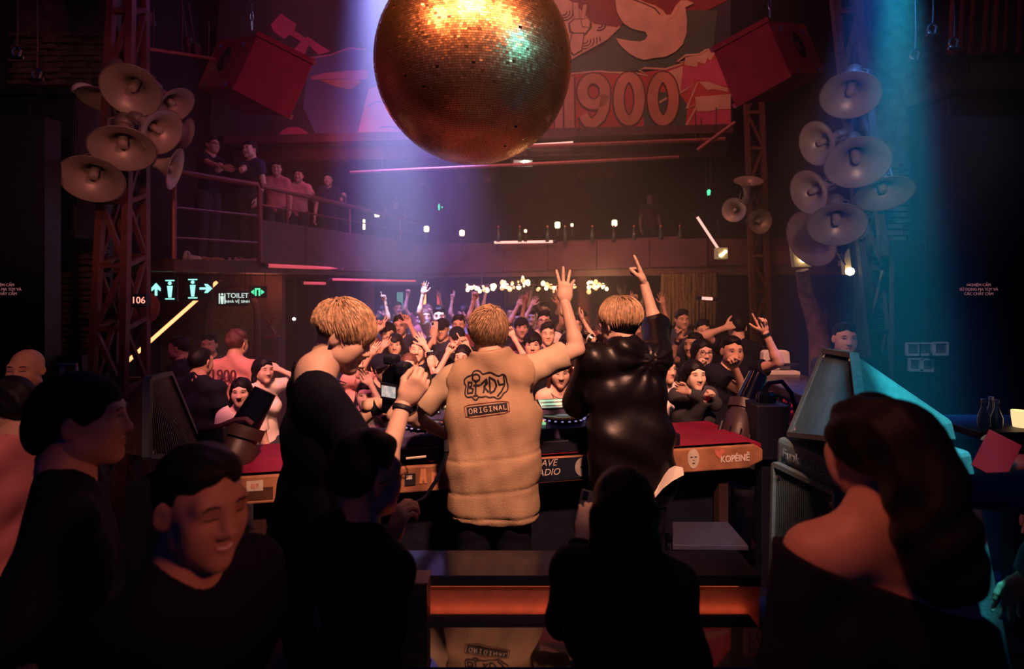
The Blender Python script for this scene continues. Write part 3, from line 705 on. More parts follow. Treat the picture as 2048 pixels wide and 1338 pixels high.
horn('far small horn on the distant slim tower turned to the camera', 1521, 443, 8.0, 25, 10, 10, 'far horns'); horn('far small horn above the distant slim tower tilted up', 1497, 362, 8.0, 28, -10, -60, 'far horns'); horn('far small dim horn left of the distant slim tower', 1468, 420, 8.3, 24, -40, 10, 'far horns')
t = thing('dome_lamp', 'pale half dome lamp shade peeking over the left horns', 'lamp', P(169, 187, 5.2)); MB().lathe([(.10, 0), (.095, .04), (.07, .075), (.03, .09), (0, .093)], 20).obj('shade', M_white, t, smooth=True)
MB().tube([(0, 0, .09), (0, 0, .3)], .006).obj('cord', M_black, t)

# ------------------------------------------------------------------ hanging speaker boxes
M_box = mat('speaker_box_red', (.40, .075, .085), .5, var=.12, scale=6, bump=.05)
def hung_box(label, TL, TR, BL, v, hook):
    TL, TR, BL, v = map(Vector, (TL, TR, BL, v)); BR = TR + BL - TL
    t = thing('hanging_speaker', label, 'speaker', (TL+BR)/2 + v/2, group='hanging speakers'); o = t.location
    q = [BL-o, BR-o, BR+v-o, BL+v-o, TL-o, TR-o, TR+v-o, TL+v-o]
    MB().hexa(q).obj('cabinet', M_box, t, bevel=.012)
    u = (TR-TL).normalized(); dn = (BL-TL).normalized(); n = v.normalized()
    for a, b in ((TL, TR), (BL, BR)):
        MB().bar(a-o - n*.02, b-o - n*.02, .05, .05).obj('edge_lip', M_box, t)
    side = (BL+TL)/2 + v*.5 if (v.x < 0) else (BR+TR)/2 + v*.5
    sn = (-u if v.x < 0 else u)
    for k in range(5):
        c = side - o + sn*.015; r = .06 + .012*k
        MB().tube([c + dn*(r*math.sin(a)*1.3 - .03) + n*r*math.cos(a) + sn*.004*k for a in [i*.5 for i in range(14)]], .009, 6).obj('cable_coil', M_black, t, smooth=True)
    for f in (.2, .8):
        MB().bar(side-o + v*(f-.5) - dn*.22 + sn*.01, side-o + v*(f-.5) - dn*.17 + sn*.01, .05, .02).obj('fitting', M_chrome, t)
        MB().bar(side-o + v*(f-.5) + dn*.26 + sn*.01, side-o + v*(f-.5) + dn*.30 + sn*.01, .05, .02).obj('fitting', M_chrome, t)
    h = Vector(hook) - o; links = 9
    for k in range(links):
        c = h + Vector((0, 0, .09*k)); ax = Vector((1, 0, 0)) if k % 2 else Vector((0, 1, 0))
        MB().tube([c + ax*.016*math.cos(a) + Vector((0, 0, .055))*math.sin(a) for a in [i*math.pi/5 for i in range(11)]], .007, 5).obj('chain_link', M_chrome if k < 2 else M_steel, t)
    return t
hung_box('square reddish speaker box hanging tilted left of the ball', P(515, 68, 5.9), P(628, 125, 5.8), P(468, 175, 5.85), P(436, 80, 6.6) - P(515, 68, 5.9), P(503, 50, 6.1))
hung_box('square reddish speaker box hanging tilted right of the ball', P(1425, 100, 5.8), P(1535, 40, 5.9), P(1470, 212, 5.75), P(1610, 48, 6.6) - P(1535, 40, 5.9), P(1540, 25, 6.1))
def shackle(label, px, py, d):
    t = thing('shackle', label, 'shackle', P(px, py, d), group='rigging shackles')
    MB().tube([(.03*math.cos(a)*(1.2 if math.sin(a) > 0 else .8), 0, .045*math.sin(a)) for a in [i*math.pi/6 for i in range(-2, 9)]], .010, 8).obj('bow', M_chrome, t, smooth=True)
    MB().tube([(-.045, 0, -.035), (.05, 0, -.035)], .011, 8).obj('pin', M_chrome, t)
    MB().tube([(0, 0, .045), (.005, 0, .16), (0, 0, .6)], .006, 6).obj('cable', M_steel, t)
for a in (('shiny shackle at the upper left corner beside the black cabinet', 34, 106, 4.3), ('shiny hook left of the topmost left horn', 74, 150, 4.35), ('shackle over the black cabinet left of the red slats', 1865, 60, 4.3), ('shackle hanging at the end of the dark bar in the blue haze', 1830, 112, 4.3), ('shackle just under the red slats', 1908, 88, 4.3)): shackle(*a)

# ------------------------------------------------------------------ mirror ball
t = thing('disco_ball', 'huge copper mirror ball hanging over the dance floor', 'disco ball', P(947, 131, 4.67))
RB = .795
MB().lathe([(RB*.985*math.sin(a), -RB*.985*math.cos(a)) for a in [math.pi*i/40 for i in range(1, 40)]], 60).obj('core', mat('ball_core', (.05, .02, .012), .6), t, smooth=True)
rg = np.random.RandomState(5); V = []; Q = []
rows = 150
for i in range(rows):
    t0, t1 = math.pi*(i+.06)/rows, math.pi*(i+.94)/rows; n = max(6, int(210*math.sin((t0+t1)/2)))
    ph = rg.rand()*6
    big = (i in (66, 67))
    for k in range(n):
        a0, a1 = ph + 2*math.pi*(k+.03)/n, ph + 2*math.pi*(k+.97)/n
        if rg.rand() < .0012: continue
        c = [np.array((math.sin(tt)*math.cos(aa), math.sin(tt)*math.sin(aa), -math.cos(tt))) for tt, aa in ((t0, a0), (t0, a1), (t1, a1), (t1, a0))]
        m = sum(c)/4; j = rg.normal(size=3)*(.035 + .05*(rg.rand() < .12)); j -= m*(j@m)
        b = len(V)
        for q in c: V.append(RB*q + RB*m*((q-m)@j)*1.0 + m*.004)
        Q.append((b, b+1, b+2, b+3))
tl = tag(link('mirror_tiles', npmesh('mirror_tiles', V, Q, mat('mirror_tile', (.93, .43, .24), .34, metal=1, var=.12, scale=40), smooth=False), t), kind='stuff')
MB().lathe([(.16, 0), (.16, .06), (.05, .09), (.05, .14)], 24).obj('top_cap', M_chrome, t, loc=(0, 0, RB-.01), smooth=True)
MB().tube([(0, 0, RB+.1), (0, 0, 3.8)], .02).obj('hanging_rod', M_steel, t)

# ------------------------------------------------------------------ mural wall above the balcony
ML, MR = Vector((-4.7, 9.42, 0)), Vector((3.36, 8.74, 0)); MU = (MR-ML).normalized(); MN = Vector((MU.y, -MU.x, 0))   # MN towards the hall
def mur(px, py):
    r = P(px, py, 1) - Vector((0, 0, CZ)); k = ML.dot(MN)/(r.dot(MN)); q = r*k; return ((q-ML).dot(MU), q.z + CZ)
mural = tag(link('wall_mural', None), kind='structure'); mural.location = ML; mural.rotation_euler = (0, 0, math.atan2(MU.y, MU.x))
MLEN = (MR-ML).length
PAINT = {n: mat('paint_' + n, c, .8, var=.18, scale=3) for n, c in dict(ground=(.028, .026, .035), green=(.07, .10, .075), red=(.55, .06, .055), darkred=(.26, .03, .03), cream=(.72, .44, .28), orange=(.62, .25, .14), line=(.10, .02, .025), pink=(.62, .08, .15), rose=(.60, .22, .28), blue=(.12, .12, .22)).items()}
MB().box((MLEN/2, .1, 5.9), (MLEN, .18, 3.05)).obj('mural_panel', PAINT['ground'], mural)
lay = [0]
def zl(): lay[0] += 1; return -.0 - .0012*lay[0]
def shape(pts, c, name='painted_shape', y=None):
    y = zl() if y is None else y
    p2 = [mur(*q) for q in pts]; return MB().prism(p2, y, y+.02).obj(name, PAINT[c], mural)
def ribbon(pts, wpx, c, closed=False, name='painted_line'):
    y = zl(); p = [Vector((*mur(*q), 0)) for q in pts]; wd = wpx/F*9*.5; n = len(p); L, Rr = [], []
    for i in range(n):
        a = p[i-1] if (closed or i) else p[i]; b = p[(i+1) % n] if (closed or i < n-1) else p[i]; d = (b-a); d.normalize(); nn = Vector((-d.y, d.x, 0)); L.append(p[i]+nn*wd); Rr.append(p[i]-nn*wd)
    mb = MB()
    for i in range(n if closed else n-1):
        j = (i+1) % n; mb.poly([(Rr[i].x, y, Rr[i].y), (Rr[j].x, y, Rr[j].y), (L[j].x, y, L[j].y), (L[i].x, y, L[i].y)])
    for i in range(n if closed else n-1):
        j = (i+1) % n
        mb.poly([(L[i].x, y, L[i].y), (L[j].x, y, L[j].y), (L[j].x, y+.012, L[j].y), (L[i].x, y+.012, L[i].y)]); mb.poly([(Rr[j].x, y, Rr[j].y), (Rr[i].x, y, Rr[i].y), (Rr[i].x, y+.012, Rr[i].y), (Rr[j].x, y+.012, Rr[j].y)])
    return mb.obj(name, PAINT[c], mural)
Zr = lambda L: [(1100 + u/4.78, v/4.78) for u, v in L]
Zl = lambda L: [(380 + u/4.614, v/4.614) for u, v in L]
shape(Zr([(-300, 560), (200, 560), (660, 260), (720, 200), (1310, 200), (1700, 0), (1720, -120), (-300, -120)]), 'darkred')
shape(Zr([(200, 570), (660, 262), (720, 240), (1310, 100), (1600, 100), (1560, 480), (1280, 640), (200, 720)]), 'green')
shape(Zr([(60, -60), (230, 30), (420, 230), (665, 265), (540, 380), (205, 575), (-100, 700), (-100, -60)]), 'cream')
for cx_, cy_, n in ((330, 390, 6), (130, 120, 4), (470, 240, 3), (480, 390, 3)):
    for k in range(1, n): ribbon(Zr([(cx_ + 30*k*math.cos(a), cy_ + 26*k*math.sin(a)) for a in [(-.3 + i*.28) for i in range(9)]]), 2.4, 'line')
for pts in ([(218, 30), (268, 30), (280, 190), (230, 200)], [(318, 50), (352, 50), (330, 190), (290, 185)], [(190, 230), (230, 195), (300, 190), (380, 200), (385, 260), (330, 330), (250, 330), (200, 300)], [(215, 330), (320, 330), (300, 480), (230, 525), (180, 480)], [(300, 200), (350, 180), (385, 210), (370, 270), (310, 260)]):
    c = (sum(p[0] for p in pts)/len(pts), sum(p[1] for p in pts)/len(pts))
    shape(Zr([(c[0] + (p[0]-c[0])*1.16, c[1] + (p[1]-c[1])*1.12) for p in pts]), 'line'); shape(Zr(pts), 'cream')
shape(Zr([(600, -140), (620, 0), (640, 130), (700, 230), (780, 280), (850, 300), (910, 312), (930, 350), (910, 385), (860, 405), (780, 400), (700, 385), (625, 370), (660, 425), (700, 470), (760, 520), (830, 560), (900, 580), (1000, 560), (1100, 550), (1200, 500), (1265, 430), (1300, 330), (1305, 200), (1290, 80), (1372, 40), (1310, 12), (1250, 10), (1200, 60), (1150, 150), (1105, 150), (1080, 110), (1000, 60), (900, 30), (800, -20), (760, -140)]), 'cream', 'painted_bird')
ribbon(Zr([(780, 0), (900, 45), (1000, 90), (1050, 150)]), 2.5, 'line'); ribbon(Zr([(1240, 60), (1190, 160), (1120, 210)]), 1.6, 'orange')
shape(Zr([(-260, 730), (200, 718), (480, 692), (830, 705), (1100, 672), (1280, 600), (1420, 530), (1540, 480), (1720, 700), (1725, 1195), (1000, 1215), (-260, 1262)]), 'red')
shape(Zr([(1000, 880), (1230, 900), (1310, 1010), (1290, 1205), (900, 1218), (880, 1080)]), 'green')
shape(Zr([(1130, 690), (1265, 640), (1265, 860), (1200, 900)]), 'cream'); shape(Zr([(1290, 560), (1420, 530), (1540, 480), (1570, 520), (1530, 590), (1500, 560), (1480, 620), (1410, 600), (1400, 650), (1280, 630)]), 'cream')
shape(Zr([(1270, 640), (1400, 650), (1480, 625), (1600, 560), (1690, 840), (1360, 760), (1380, 900), (1240, 860)]), 'pink')
shape(Zr([(1420, 790), (1500, 790), (1690, 850), (1700, 890), (1560, 860), (1500, 870)]), 'cream'); shape(Zr([(1380, 935), (1722, 908), (1725, 1050), (1600, 1050), (1500, 1075), (1400, 1070)]), 'cream')
shape(Zr([(1400, 1080), (1500, 1082), (1600, 1058), (1725, 1058), (1725, 1192), (1330, 1205)]), 'pink')
ribbon(Zr([(200, 715), (480, 690), (560, 702), (820, 708), (935, 737), (850, 680), (900, 660), (1100, 670), (1250, 622), (1280, 600), (1210, 600), (1290, 540), (1420, 530), (1480, 490), (1545, 478)]), 3.6, 'cream')
ribbon(Zr([(1225, 905), (1405, 795), (1300, 1045), (1410, 1000), (1298, 1205)]), 4, 'cream'); ribbon(Zr([(1030, 995), (1115, 945)]), 4, 'cream'); ribbon(Zr([(205, 568), (540, 385), (665, 264)]), 3.5, 'cream')
def oval(cx_, cy_, rx, ry, n=28): return [(cx_ + rx*math.cos(2*math.pi*i/n), cy_ + ry*math.sin(2*math.pi*i/n)) for i in range(n)]
nine = [(415+108*math.cos(a), 885+125*math.sin(a)) for a in [i*math.pi/10 - .05 for i in range(-19, 1)]] + [(523, 960), (512, 1050), (480, 1130), (420, 1185), (360, 1180), (315, 1110)]
for wd, c in ((25, 'line'), (19.5, 'orange')):
    for cx_ in (752, 1075): ribbon(Zr(oval(cx_, 955, 100, 208)), wd, c, True, 'painted_digit_zero')
    ribbon(Zr(nine), wd, c, False, 'painted_digit_nine'); ribbon(Zr([(180, 745), (186, 1250)]), wd, c, False, 'painted_digit_one'); ribbon(Zr([(85, 800), (85, 1255)]), wd*.8, c, False, 'painted_digit_one')
# left half of the mural
shape(Zl([(300, -100), (1400, -100), (1900, 1258), (200, 1258)]), 'ground')
shape(Zl([(1110, 560), (1310, 528), (1480, 462), (1640, 480), (1760, 560), (1900, 700), (1950, 1258), (1180, 1258), (1060, 1000)]), 'blue')
shape(Zl([(765, 245), (855, 140), (1000, 240), (975, 310), (885, 375), (790, 305)]), 'pink'); ribbon(Zl([(870, 345), (945, 240)]), 1.6, 'rose'); ribbon(Zl([(950, 310), (1090, 400)]), 12, 'pink')
shape(Zl([(970, 480), (1040, 400), (1100, 352), (1200, 420), (1310, 490), (1200, 520), (1110, 430), (1070, 530)]), 'pink'); ribbon(Zl([(1110, 552), (1310, 522), (1480, 460), (1640, 470)]), 3, 'rose')
shape(Zl([(1120, 725), (1250, 690), (1480, 665), (1655, 660), (1665, 735), (1550, 760), (1480, 740), (1300, 745), (1150, 750)]), 'rose'); shape(Zl([(1220, 755), (1480, 745), (1600, 765), (1500, 840), (1350, 810)]), 'orange')
shape(Zl([(835, 1258), (870, 1215), (920, 1188), (970, 1180), (1030, 1190), (1085, 1220), (1128, 1258)]), 'pink', 'painted_dome'); shape(Zl([(1560, 1255), (1600, 1080), (1665, 830), (1800, 800), (1950, 900), (1980, 1255)]), 'rose')
ribbon(Zl([(1660, 990), (1740, 950), (1830, 960)]), 2.5, 'blue'); ribbon(Zl([(1760, 1190), (1850, 1180), (1930, 1195)]), 2.5, 'blue')
MB().box((MLEN/2, .02, 4.28), (MLEN, .3, .13)).obj('ledge', mat('mural_ledge', (.10, .03, .035), .5, var=.3), mural)
MB().box((MLEN/2, .3, 4.08), (MLEN, .3, .2)).obj('beam', M_wood, mural)
# pipes, emergency light and discs under the mural
def pipe(label, a, b, r, m, cat='pipe', nm='ceiling_pipe'):
    a, b = Vector(a), Vector(b); t = thing(nm, label, cat, a); MB().tube([(0, 0, 0), b-a], r, 10).obj('tube', m, t, smooth=True)
    for f in (.1, .5, .9): MB().tube([(b-a)*f + Vector((0, 0, .005)), (b-a)*f + Vector((0, 0, .42))], .008, 6).obj('hanger', M_steel, t)
    return t
M_pipe = mat('pipe_red', (.35, .10, .09), .4, var=.2)
pipe('long thin pipe under the mural ledge', P(700, 345, 8.9), P(1358, 314, 8.6), .025, M_pipe); pipe('long pipe just below the mural behind the ball', P(880, 300, 8.9), P(1450, 278, 8.55), .03, M_pipe)
pipe('short dark pipe bending down at the right end of the mural', P(1395, 300, 8.3), P(1470, 245, 8.2), .03, M_pipe)
t = thing('emergency_light', 'small white box lamp with a bright green tinted bulb under the ball', 'lamp', P(1046, 327, 9.0)); MB().box((0, 0, 0), (.31, .08, .10)).obj('housing', M_white, t, bevel=.01)
MB().lathe([(.0, -.03), (.03, -.02), (.035, 0), (.03, .02), (0, .03)], 12).obj('bulb', mat('green_bulb', (.55, 1, .75), .3, emit=30), t, loc=(.035, -.06, -.005)); MB().tube([(0, 0, .05), (0, 0, .5)], .006).obj('cord', M_black, t)
for lb, px, py in (('left of two round speakers on the wall right of the ball', 1163, 350), ('right of two round speakers on the wall right of the ball', 1218, 347), ('round wall speaker dim in the violet haze left of the ball', 842, 362), ('round wall speaker below the ball in the haze', 926, 358), ('round wall speaker nearest the green tinted lamp', 975, 356)):
    t = thing('round_speaker', lb, 'speaker', P(px, py, 11.6), group='round wall speakers'); MB().lathe([(.02, .06), (.06, .03), (.09, .03), (.095, .0), (.0, 0)], 20).obj('cone', mat('round_speaker_red', (.35, .07, .06), .6), t, rot=(R(90), 0, 0), smooth=True); MB().box((0, .44, 0), (.1, .88, .1)).obj('bracket', M_black, t)

# ------------------------------------------------------------------ balcony
BP = [(-3.92, 6.6), (-3.28, 7.4), (-1.7, 11.0), (2.96, 8.6), (5.25, 8.3)]
bal = tag(link('balcony', None), kind='structure')
poly = BP + [(5.25, 12.45), (-5.25, 12.45), (-5.25, 6.6)]
MB().prism([(x, y) for x, y in poly], 2.06, 2.2, Matrix(((1, 0, 0, 0), (0, 0, 1, 0), (0, 1, 0, 0), (0, 0, 0, 1)))).obj('balcony_floor', M_wood, bal)
M_par = mat('parapet_panel', (.095, .026, .028), .6, var=.3, scale=2.5, bump=.1)
zz = {1: (2.13, 2.75), 2: (2.13, 2.70), 3: (2.2, 2.6), 4: (2.2, 2.6)}
for i in (1, 2, 3):
    a, b = Vector((*BP[i], 0)), Vector((*BP[i+1], 0)); n = max(3, int((b-a).length/.75))
    nn = Vector((b.y-a.y, -(b.x-a.x), 0)).normalized()*.03
    for k in range(n):
        p, q = a + (b-a)*(k+.006)/n, a + (b-a)*(k+.994)/n
        z0 = zz[i][0] + (zz[i+1][0]-zz[i][0])*k/n; z1 = zz[i][1] + (zz[i+1][1]-zz[i][1])*k/n
        MB().hexa([p+nn+Vector((0, 0, z0)), q+nn+Vector((0, 0, z0)), q-nn+Vector((0, 0, z0)), p-nn+Vector((0, 0, z0)), p+nn+Vector((0, 0, z1)), q+nn+Vector((0, 0, z1)), q-nn+Vector((0, 0, z1)), p-nn+Vector((0, 0, z1))]).obj('parapet_panel', M_par, bal, bevel=.006)
M_rail = mat('rail_red', (.22, .06, .055), .35, metal=.4)
rl = thing('balcony_railing', 'red painted tube railing along the left balcony edge', 'railing', (*BP[1], 2.2)); o = rl.location
def bp3(i, z): return Vector((*BP[i], z)) - o
MB().tube([bp3(0, 3.22), bp3(1, 3.2)*.97 + bp3(0, 3.22)*.03, bp3(1, 3.12), bp3(1, 2.2)], .035, 10).obj('top_rail', M_rail, rl, smooth=True)
MB().tube([bp3(1, 3.2), bp3(2, 3.1)], .035, 10).obj('top_rail', M_rail, rl, smooth=True); MB().tube([bp3(1, 2.95), bp3(2, 2.9)], .012, 6).obj('wire_rail', M_rail, rl)
for f in (.12, .45, .8): c = bp3(1, 2.2) + (bp3(2, 2.2)-bp3(1, 2.2))*f; MB().tube([c, c + Vector((0, 0, .95))], .018, 8).obj('rail_post', M_rail, rl)
for z in (2.45, 2.8): MB().tube([bp3(0, z), bp3(1, z)], .014, 6).obj('wire_rail', M_rail, rl)
MB().tube([bp3(0, 2.2), bp3(0, 3.22)], .03, 8).obj('rail_post', M_rail, rl)
M_ltube = mat('red_led_and_pipe_glow', (1, .12, .14), .4, emit=.55); M_wtube = mat('rose_led_tube', (1, .5, .42), .4, emit=1.3); M_otube = mat('orange_led_tube', (1, .38, .16), .4, emit=2.6, emit_col=(1, .34, .13))
def led(label, a, b, r, m, hang=0):
    a, b = Vector(a), Vector(b); t = thing('light_tube', label, 'light', a, group='light tubes'); MB().tube([(0, 0, 0), b-a], r, 8).obj('tube', m, t, smooth=True)
    for f in (0, 1): c = (b-a)*f; u = (b-a).normalized()*.03; MB().tube([c-u, c+u], r*1.4, 8).obj('end_cap', M_black, t)
    if hang: MB().tube([(b-a)*.0, Vector((0, 0, hang))], .006 if hang > 0 else .012, 6).obj('hanger' if hang > 0 else 'post', M_black, t)
led('long dim red light tube along the lower left balcony edge', P(530, 531, 7.4), P(832, 544, 10.9), .025, M_ltube)  # lit metal pipe; its red highlight is put in as emission
led('short red light tube under the left balcony', P(602, 566, 8.0), P(652, 567, 8.6), .02, M_ltube); led('thin red light tube under the balcony near its inner corner', P(660, 559, 8.6), P(832, 562, 10.8), .018, M_ltube)
led('pale rose light tube on top of the rear parapet', P(986, 485, 10.0), P(1110, 483, 9.6), .022, M_wtube); led('leaning orange stair light tube behind the left tower', P(250, 727, 6.42), P(436, 562, 7.6), .022, M_otube, -1.25)
led('bright rose light tube just under the mural right of the ball', P(1058, 292, 8.97), P(1150, 286, 8.9), .03, M_wtube, .4); led('leaning rose light rod left of the distant slim tower', P(1392, 430, 7.6), P(1438, 500, 7.6), .018, M_wtube)
led('upright orange light tube behind the crowd', P(849, 563, 11.2), P(849, 612, 11.2), .03, M_otube, .12); led('upright dim red light tube right of the orange one', P(877, 583, 11.3), P(877, 612, 11.3), .03, M_ltube, .3)
led('short level rose light tube in front of the vine curtain', P(1398, 596, 7.6), P(1429, 598, 7.6), .02, M_wtube, -1.97)
t = thing('hanging_bulb_box', 'little glass box with glowing bulbs at the end of the leaning rod', 'lamp', P(1442, 507, 7.6)); MB().box((0, 0, 0), (.14, .14, .15)).obj('glass_box', mat('lamp_glass', (.5, .4, .2), .2, var=.5, scale=20, emit=.25), t, bevel=.01)
for q in ((-.03, -.075, -.03), (.03, -.075, .02), (0, -.075, -.01)): MB().lathe([(0, -.022), (.018, -.012), (.022, 0), (.018, .012), (0, .022)], 10).obj('bulb', mat('warm_bulb', (1, .78, .42), .3, emit=9), t, loc=q)
MB().tube([(0, 0, .07), (-.05, 0, .5)], .006).obj('cord', M_black, t)
# tray and trainer on the open edge of the left balcony, small lamps along the upper left wall
t = thing('drinks_tray', 'pale tray with glasses on the edge of the left balcony', 'tray', Vector((P(470, 0, 7.45).x, 7.45, 2.205))); MB().lathe([(0, 0), (.17, 0), (.185, .015), (.175, .018), (0, .012)], 24).obj('plate', M_white, t, smooth=True)
for x in (-.06, .02, .09): MB().lathe([(.02, .012), (.024, .06), (.02, .06), (.016, .02)], 12).obj('glass', mat('tray_glass', (.5, .4, .35), .2), t, loc=(x, -.02, 0), smooth=True)
t = thing('trainer_shoe', 'white trainer standing on the left balcony edge', 'shoe', Vector((P(382, 0, 7.2).x, 7.2, 2.2))); v_, q_ = build([cone((-.06, 0, .05), (.10, 0, .035), .045, .032, .02), cone((-.06, 0, .05), (-.05, 0, .10), .042, .038, .02)], .008, None, lambda X, Y, Z: .02 - Z + 0*X + 0*Y); link('upper', npmesh('upper', v_, q_, M_white), t); MB().box((.02, 0, .01), (.24, .085, .022)).obj('sole', M_black, t, bevel=.008)
pipe('thin dark pipe between the left tower and the hanging box', P(292, 97, 5.7), P(430, 118, 6.3), .018, M_pipe)
for px, py, lb in ((378, 92, 'small can lamp on the wall left of the hanging box'), (394, 106, 'lower small can lamp beside the hanging box'), (300, 40, 'tiny can lamp near the top of the left tower')):
    t = thing('can_lamp', lb, 'lamp', P(px, py, 6.4), (R(25), 0, 0), group='can lamps'); MB().lathe([(.03, .10), (.05, .08), (.055, -.06), (.05, -.06), (.04, .05)], 14).obj('can', M_steel, t, smooth=True); MB().lathe([(0, -.02), (.025, -.015), (.03, 0), (0, .02)], 10).obj('bulb', mat('can_bulb', (1, .55, .35), .3, emit=1.5), t, loc=(0, 0, -.03)); MB().tube([(0, 0, .1), (0, .05, .5)], .008).obj('arm', M_steel, t)
# small table lamps and bottles on the balcony bar
M_lampw = mat('lamp_yellow', (1, .82, .4), .4, emit=4); M_glassd = mat('bottle_dark', (.03, .05, .03), .1, var=.3)
for i, (px, py, lb) in enumerate(((754, 428, 'small yellow table lamp on the balcony highest and leftmost in the violet haze'), (853, 458, 'small yellow table lamp left of the square one on the rear balcony'), (924, 466, 'square glowing yellow table lamp on the rear balcony'), (1115, 450, 'flat orange table lamp on the rear balcony right of the rose tube'), (1144, 450, 'tiny white table lamp beside the flat orange one'), (1229, 446, 'yellow table lamp at the right of the rear balcony'), (728, 449, 'upright pale glowing tube lamp on the left balcony'), (1051, 462, 'tiny candle lamp on the rear balcony under the ball'))):
    d = 10.2 if px < 1000 else 9.6; t = thing('table_lamp', lb, 'lamp', P(px, py, d), group='balcony table lamps'); s = .5 if i in (4, 7) else 1
    MB().lathe([(.035*s, -.05*s), (.045*s, -.03*s), (.045*s, .035*s), (.03*s, .05*s)] if i != 6 else [(.015, -.09), (.02, -.08), (.02, .08), (.015, .09)], 12).obj('shade', M_lampw, t, smooth=True)
    MB().lathe([(.03, -.18), (.03, -.165), (.008, -.16), (.008, -.05*s)], 10).obj('base', M_steel, t); 
for i in range(9):
    px = 1000 + 46*i + random.uniform(-9, 9); d = 9.9 - i*.13
    t = thing('bottle', ['tall dark bottle', 'stout dark bottle', 'red capped bottle'][i % 3] + ' on the rear balcony counter, number %s from the rose tube end' % ['one', 'two', 'three', 'four', 'five', 'six', 'seven', 'eight', 'nine'][i], 'bottle', P(px, 470, d), group='bottles on the balcony counter')
    MB().lathe([(.035, -.12), (.037, .02), (.014, .08), (.013, .13)], 10).obj('glass', M_glassd, t, smooth=True); MB().lathe([(.016, .13), (.016, .16)], 8).obj('cap', mat('bottle_cap', (.5, .1, .08), .4), t)
t = thing('balcony_counter', 'long dark counter along the rear balcony', 'counter', (.75, 10.2, 2.2)); ang = math.atan2(-2.4, 4.66)
MB().box((0, 0, .45), (4.6, .45, .06)).obj('worktop', M_wood, t, rot=(0, 0, ang)); MB().box((0, .1, .21), (4.4, .3, .42)).obj('front', M_wood, t, rot=(0, 0, ang))
# green exit lights
M_green = mat('exit_green', (.08, .85, .4), .4, emit=1.5); M_teal = mat('sign_teal', (.35, 1, .85), .4, emit=1.3); M_tealw = mat('sign_pale', (.75, 1, .9), .4, emit=1.0)
def icon_person(t, x, m, s=1.):
    MB().lathe([(0, -.02*s), (.018*s, -.01*s), (.02*s, 0), (.012*s, .016*s), (0, .02*s)], 10).obj('figure_head', m, t, loc=(x, -.012, .07*s)); MB().prism([(x-.03*s, .04*s), (x+.03*s, .04*s), (x+.022*s, -.03*s), (x+.015*s, -.09*s), (x-.015*s, -.09*s), (x-.022*s, -.03*s)], -.016, -.008).obj('figure_body', m, t)
def sign(label, px, py, d, wd, ht, fn, hl=.3):
    t = thing('lit_sign', label, 'sign', P(px, py, d), group='lit wayfinding signs'); MB().box((0, 0, 0), (wd, .02, ht)).obj('plate', M_black, t, bevel=.004); fn(t)
    for x in (-wd*.4, wd*.4): MB().tube([(x, 0, ht/2), (x, 0, ht/2+hl)], .005, 6).obj('hanger', M_steel, t)
def arrow(t, x, ang, m):
    M_ = Matrix.Translation((x, 0, 0)) @ Matrix.Rotation(ang, 4, 'Y'); MB().prism([(-.014, -.075), (.014, -.075), (.014, .01), (.055, -.02), (.055, .02), (0, .08), (-.055, .02), (-.055, -.02), (-.014, .01)], -.016, -.008, M_).obj('arrow', m, t)
def bars(t, x, m):
    for z in (.11, -.115): MB().box((x, -.012, z), (.11, .008, .014)).obj('bar', m, t)
sign('lit toilet sign with an upward arrow beside the left tower', 328, 579, 7.0, .34, .30, lambda t: (arrow(t, -.09, 0, M_teal), icon_person(t, .08, M_teal, 1.1), bars(t, .08, M_teal)))
sign('lit toilet sign with a right arrow over the stair light', 398, 577, 7.0, .34, .30, lambda t: (icon_person(t, -.07, M_teal, 1.1), bars(t, -.07, M_teal), arrow(t, .09, R(90), M_teal)))
def toilet(t):
    icon_person(t, -.125, M_tealw, .75); MB().box((-.16, -.012, 0), (.01, .008, .13)).obj('bar', M_tealw, t); MB().box((-.09, -.012, 0), (.01, .008, .13)).obj('bar', M_tealw, t)
    text_mesh('lettering', 'TOILET', .085, M_tealw, t, Matrix.Translation((.07, -.012, .035)) @ FACE); text_mesh('lettering', 'NHÀ VỆ SINH', .05, M_tealw, t, Matrix.Translation((.07, -.012, -.04)) @ FACE)
sign('lit toilet sign with lettering above the arched door', 465, 597, 7.2, .40, .19, toilet)
sign('green exit sign with arrows to both sides under the left balcony', 516, 584, 7.6, .24, .16, lambda t: (MB().prism([(-.035, -.05), (-.035, .05), (.035, .05), (.035, -.05), (.015, -.05), (.015, .03), (-.015, .03), (-.015, -.05)], -.016, -.008).obj('doorway', M_green, t), MB().prism([(-.09, 0), (-.05, .03), (-.05, -.03)], -.016, -.008).obj('arrow', M_green, t), MB().prism([(.09, 0), (.05, .03), (.05, -.03)], -.016, -.008).obj('arrow', M_green, t)))
sign('small green exit sign glowing in the violet haze of the balcony', 880, 414, 12.46, .2, .14, lambda t: (icon_person(t, -.02, M_green, .8), MB().prism([(.03, -.03), (.07, -.01), (.04, .02)], -.016, -.008).obj('arrow', M_green, t)), 1.0)
sign('tiny green light sign high on the right balcony wall', 1417, 385, 9.0, .09, .12, lambda t: MB().prism([(-.02, -.05), (.02, -.04), (.03, .03), (0, .05), (-.03, .02)], -.016, -.008).obj('figure_body', M_green, t), .95)
